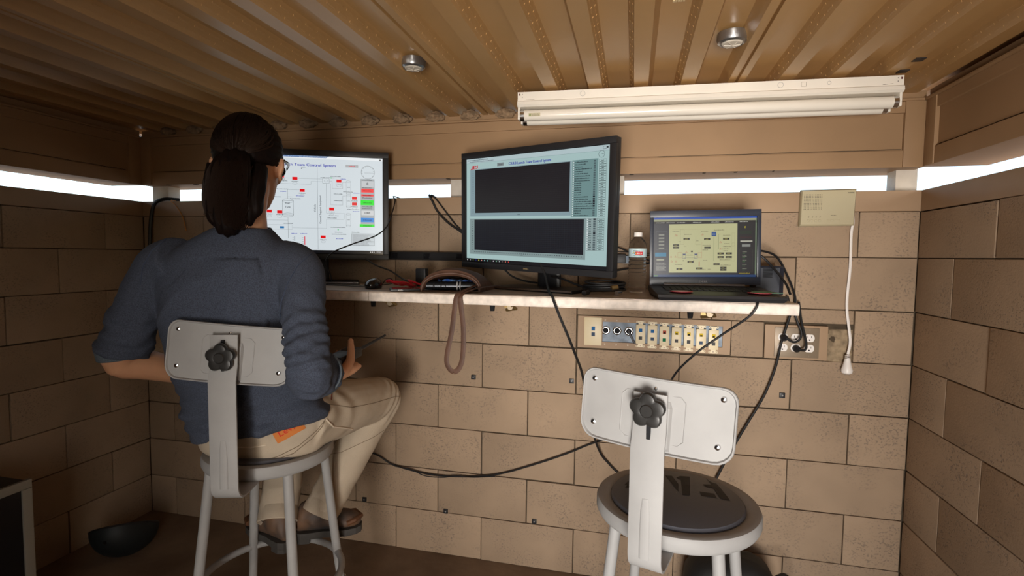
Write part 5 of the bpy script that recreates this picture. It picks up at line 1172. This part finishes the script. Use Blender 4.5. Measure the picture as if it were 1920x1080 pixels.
for kn, an in ((KNR, ANR), (KNL, ANL)):
    d = (an-kn).normalized(); x_ = d.orthogonal().normalized(); y_ = d.cross(x_); c = kn+(an-kn)*1.03
    MB().grid([[c+d*o_+x_*(r_*math.cos(a))+y_*(r_*math.sin(a)) for a in np.linspace(0, 2*PI, 36, endpoint=False)] for o_, r_ in ((-.040, .0585), (-.037, .0608), (.006, .0630), (.008, .060), (.0, .050))], closed=True).build('trouser_hem', JEANS, jeans, True)
THREAD = mat('dark_seam', (.20, .15, .10), .9); PALEC = mat('pale_seam', (.66, .56, .44), .9)  # darker and paler seam lines of the jeans
seam(bvJ, [(437, 868), (480, 866), (520, 856), (560, 836), (595, 806), (612, 784)], 'yoke_seam', THREAD, .0011, jeans)
seam(bvJ, [(515, 862), (550, 850), (585, 822), (604, 800), (610, 786)], 'pocket_seam', THREAD, .0012, jeans)
seam(bvJ, [(611, 786), (625, 800), (645, 802), (664, 805)], 'pocket_top', PALEC, .0028, jeans)
seam(bvJ, [(615, 758), (660, 764), (700, 756), (740, 744), (756, 742)], 'side_seam', THREAD, .0009, jeans)
seam(bvJ, [(600, 856), (640, 848), (700, 820), (745, 790)], 'inseam', THREAD, .0009, jeans)
seam(bvJ, [(430, 838), (470, 839), (505, 833)], 'waistband', PALEC, .0022, jeans)
seam(bvJ, [(582, 768), (590, 776)], 'belt_loop', PALEC, .004, jeans)
seam(bvJ, [(622, 738), (621, 752)], 'rivet_tab', mat('brown_tab', (.18, .05, .03), .8), .0022, jeans)
# belt
bl = []
for a in np.linspace(0, 2*PI, 61):
    c, s = math.cos(a), math.sin(a); u = math.copysign(abs(c)**.8, c); w_ = math.copysign(abs(s)**.8, s)
    p = V((-1.037, -.856, 0))+TR_*(.1775*u)+TF_*(.128*w_); p.z = .872+.15*u*.178; bl.append(p)
MB().tube(bl, .009, 8, cap=False, flat=(1.25, .35), up=(0, 0, 1)).build('belt', mat('belt_leather', (.12, .05, .035), .5), jeans, True)
# leather patch on the waistband, with its red lettering
def sticker(bv, u0, v0, ax, ay, w_, h_, name, m, parent, lift=.0012, nx=14, ny=8):
    rows = []
    for j in range(ny):
        r_ = []
        for i in range(nx):
            a_, b_ = (i/(nx-1)-.5)*w_, (j/(ny-1)-.5)*h_; o_, n_ = hit(bv, u0+ax[0]*a_+ay[0]*b_, v0+ax[1]*a_+ay[1]*b_)
            if o_ is None: return None
            r_.append(o_+n_*lift)
        rows.append(r_)
    return MB().grid(rows).build(name, m, parent, True)
ax_, ay_ = (.90, -.50), (.48, .86)
pt = sticker(bvJ, 541, 806, ax_, ay_, 58, 26, 'waist_patch', mat('orange_leather', (.62, .20, .045), .6), jeans)
if pt:
    vs, fs = text_faces("Levi's"); wx = max(v[0] for v in vs); P_ = []
    for x, y in vs:
        a_, b_ = (x/wx-.5)*44, -(y/.72-.5)*12; o_, n_ = hit(bvJ, 541+ax_[0]*a_+ay_[0]*b_, 803+ax_[1]*a_+ay_[1]*b_); P_.append(o_+n_*.0018 if o_ else V((0, 0, 0)))
    MB().add(P_, fs).build('patch_lettering', mat('patch_red', (.62, .02, .02), .6), pt)
# --- boots
BOOT = mat('boot_leather', (.045, .045, .047), .6, var=.5, vscale=11, col2=(.16, .085, .045), bump=.2, bscale=60); SOLE = mat('boot_sole', (.06, .055, .05), .8, bump=.3, bscale=80); TANL = mat('boot_tan', (.15, .065, .030), .55, var=.3, vscale=16)
def boot(an, heel, toe, z):
    d = (toe-heel).normalized(); s_ = V((d.y, -d.x, 0)); L_ = (toe-heel).length
    mb = MB(); rows = []
    for f, wd, hh, lift in ((-.02, .026, .060, .004), (.05, .034, .095, 0), (.18, .036, .108, 0), (.32, .037, .100, 0), (.45, .040, .078, 0), (.60, .045, .062, 0), (.75, .047, .054, 0), (.88, .042, .047, .001), (.97, .028, .036, .004), (1.01, .012, .022, .008)):
        c = heel+d*(L_*f)
        rows.append([c+s_*(wd*math.cos(a))+V((0, 0, z+.018+lift+(hh/2)*(1+math.sin(a)))) for a in np.linspace(0, 2*PI, 22, endpoint=False)])
    mb.grid(rows, closed=True, cap=True); limb(mb, [heel+d*(L_*.22)+V((0, 0, z+.06)), V((an.x, an.y, z+.09)), V((an.x, an.y, z+.118))], [.044, .043, .041])
    up, _ = fuse(mb, .006, 4, lambda p: .0018*noise.noise(p*30), 'boot', BOOT, tPn)
    out = []; 
    prof_ = [(-.03, .022), (.05, .034), (.2, .036), (.4, .034), (.6, .042), (.78, .045), (.92, .038), (1.0, .024), (1.02, .0)]
    ring_ = [heel+d*(L_*f)+s_*w_ for f, w_ in prof_]+[heel+d*(L_*f)-s_*w_ for f, w_ in prof_[::-1][1:]]
    MB().grid([[V((p.x, p.y, zz)) for p in ring_] for zz in (z+.002, z+.024)], closed=True, cap=True).build('sole', SOLE, up, False)
    MB().grid([[V((p.x, p.y, zz)) for p in [heel+d*(L_*f)+s_*w_ for f, w_ in prof_[:3]]+[heel+d*(L_*f)-s_*w_ for f, w_ in prof_[:3][::-1]]] for zz in (z-.012, z+.003)], closed=True, cap=True).build('heel_block', SOLE, up)
    for k in range(5):
        f = .36+k*.065; c = heel+d*(L_*f); hh = z+.018+.100-.012*k-(.008 if k > 1 else 0)
        MB().tube([c-s_*.026+V((0, 0, hh-.016)), c+V((0, 0, hh+.003)), c+s_*.026+V((0, 0, hh-.016))], .0028, 6).build('lace', BLACKP, up, True)
    c = V((an.x, an.y, z+.125)); MB().tube([c+V((.040*math.cos(a), .040*math.sin(a), .004*math.sin(2*a))) for a in np.linspace(0, 2*PI, 25)], .006, 8, cap=False).build('ankle_collar', TANL, up, True)
    MB().tube([heel+d*(L_*.78)+s_*.043+V((0, 0, z+.045)), heel+d*(L_*.9)+s_*.036+V((0, 0, z+.05)), heel+d*(L_*1.0)+V((0, 0, z+.047)), heel+d*(L_*.9)-s_*.036+V((0, 0, z+.05)), heel+d*(L_*.78)-s_*.043+V((0, 0, z+.045))], .009, 8).build('toe_cap', TANL, up, True)
boot(ANR, V((-1.085, -.640, 0)), V((-.905, -.540, 0)), .388)
boot(ANL, V((-1.075, -.700, 0)), V((-1.275, -.620, 0)), .386)
# --- hair: cap swept back to a tie, then a hanging tail with a curl at the end
mb = MB(); rows = []
def capR(th, ph):
    """th from crown 0..pi, ph azimuth (0 = right, +pi/2 = face)"""
    return V((.088*math.sin(th)*math.cos(ph), .108*math.sin(th)*math.sin(ph)-.006, .112*math.cos(th)+.014))
for i in range(1, 15):
    r_ = []
    for a in np.linspace(0, 2*PI, 48, endpoint=False):
        front = max(0, math.sin(a)); side = abs(math.cos(a))
        lim = 2.15-1.15*front**.8-(.30*side if front < .2 else .1*side); th = .02+lim*i/14; p = capR(th, a)*(1-.07*max(0, (i-9)/5)**1.5)
        r_.append(h(*p))
    rows.append(r_)
inner = [[HC+(p-HC)*.86 for p in r] for r in rows[::-1]]
mb.grid(rows+inner, closed=True, cap=True)
TIE = h(-.002, -.108, -.028)
def strand_disp(p):
    q = HM_.inverted() @ p; t_ = (V((0, -.10, -.02))-q); ang = math.atan2(q.x, q.z+.02)
    return .0016*math.sin(ang*46+3*noise.noise(q*20))+.0022*noise.noise(q*18)
cap, bvH = fuse(mb, .0052, 3, strand_disp, 'hair', HAIR, tPn)
tail_c = [h(-.002, -.098, -.010), h(-.004, -.122, -.040), h(-.010, -.126, -.085), h(-.014, -.120, -.130), h(-.012, -.112, -.165), h(-.004, -.108, -.190), h(.010, -.106, -.200)]
tail_r = [(.034, .022), (.046, .026), (.054, .030), (.055, .031), (.050, .029), (.038, .024), (.014, .012)]
mb = MB(); P_ = spline(tail_c, 6); rr_ = []
for i in range(len(P_)):
    s = i/(len(P_)-1)*6; k = int(min(s, 5)); f = s-k; rr_.append((tail_r[k][0]*(1-f)+tail_r[k+1][0]*f, tail_r[k][1]*(1-f)+tail_r[k+1][1]*f))
mb.tube(P_, rr_, 28, up=RGT)
for s in (-1, 1): limb(mb, [h(s*.055, -.080, -.03), h(s*.05, -.10, -.09), h(s*.045, -.108, -.15), h(s*.030, -.106, -.188)], [.018, .024, .020, .008])
tail, _ = fuse(mb, .005, 3, lambda p: .0022*math.sin((HM_.inverted() @ p).x*330+4*noise.noise(p*14)), 'ponytail', HAIR, cap)
# loose strands over cap and tail
mb = MB(); rs_ = random.Random(21)
for q in range(420):
    a = rs_.uniform(-1.15, 1.15)+(-PI/2); th0 = rs_.uniform(.15, 1.5); pts = []
    for k in range(7):
        f = k/6; th = th0+(1.85-th0)*f; aa = a+(-PI/2-a)*f**1.6
        pts.append(h(*(capR(th, aa)*1.012)))
    mb.tube(pts, [.0005]+[.0009]*5+[.0006], 3, cap=False)
for q in range(380):
    x0_ = rs_.uniform(-1, 1); w0 = rs_.uniform(-.02, .02); pts = []
    end = rs_.randint(4, 6)
    for k in range(end+1):
        c = tail_c[k]; rx_, ry_ = tail_r[k]; xx = x0_+w0*k*5; xx = max(-1, min(1, xx)); yy = -math.sqrt(max(0, 1-xx*xx))
        back = (HM_.to_3x3() @ V((0, 1, 0)))
        pts.append(c+RGT*(rx_*1.05*xx)+back*(ry_*1.10*yy))
    if rs_.random() < .35: pts.append(pts[-1]+RGT*rs_.uniform(-.012, .02)+V((0, 0, rs_.uniform(.002, .012))))
    mb.tube(spline(pts, 3), .0009, 3, cap=False)
o = mb.build('loose_strands', mat('hair_strand', (.014, .007, .0045), .5, spec=.25), cap); o['kind'] = 'stuff'
MB().tube([TIE+RGT*(.027*math.cos(a))+V((0, 0, .020*math.sin(a))) for a in np.linspace(0, 2*PI, 25)], .004, 8, cap=False).build('hair_tie', BLACKP, cap, True)
# sunglasses: temples over the ears, lenses before the eyes
gl = MB(); 
for s in (-1, 1): gl.tube([h(s*.082, -.02, -.004), h(s*.084, .02, .010), h(s*.083, .07, .012), h(s*.070, .100, .010)], [(.002, .003), (.0022, .005), (.0022, .007), (.0025, .008)], 8, up=(1, 0, 0))
gl.tube([h(-.012, .112, .008), h(0, .116, .012), h(.012, .112, .008)], .0022, 8)
g_ = gl.build('sunglasses_frame', BLACKG, tPn, True)
for s in (-1, 1):
    rows = [[h(s*(.038+r_*.030*math.cos(a)), .108-.010*(r_*math.cos(a)*.5+.5)**2*1.2, .0+r_*.021*math.sin(a)) for a in np.linspace(0, 2*PI, 24, endpoint=False)] for r_ in (.05, .6, 1.)]
    rows += [[p+(HM_.to_3x3() @ V((0, -.002, 0))) for p in r] for r in rows[::-1]]
    MB().grid(rows, closed=True).build('lens', mat('dark_lens', (.01, .012, .015), .05), g_, True)
# --- radio in the right hand
tRd = thing('handheld_radio', 'black handheld radio with long thin antenna in the person\'s right hand', 'radio', tuple(RC))
RM = frame(RC, RS, RA, RU)
MB().box(-.026, .026, -.055, .050, -.014, .014, M=RM, bev=.005).build('case', BLACKP, tRd, True)
MB().tube([RC+RA*.046+RS*.014+RU*.004, RC+RA*.060+RS*.014+RU*.004, RC+RA*.185+RS*.022+RU*.012], [.0062, .0056, .0036], 10).build('antenna', BLACKP, tRd, True)
MB().cyl(RC+RA*.048-RS*.012, RC+RA*.062-RS*.012, .0065, n=14).build('volume_knob', BLACKG, tRd, True)
MB().box(-.020, .020, .005, .035, .0135, .0146, M=RM, bev=.0004).build('speaker_face', BLACKG, tRd)
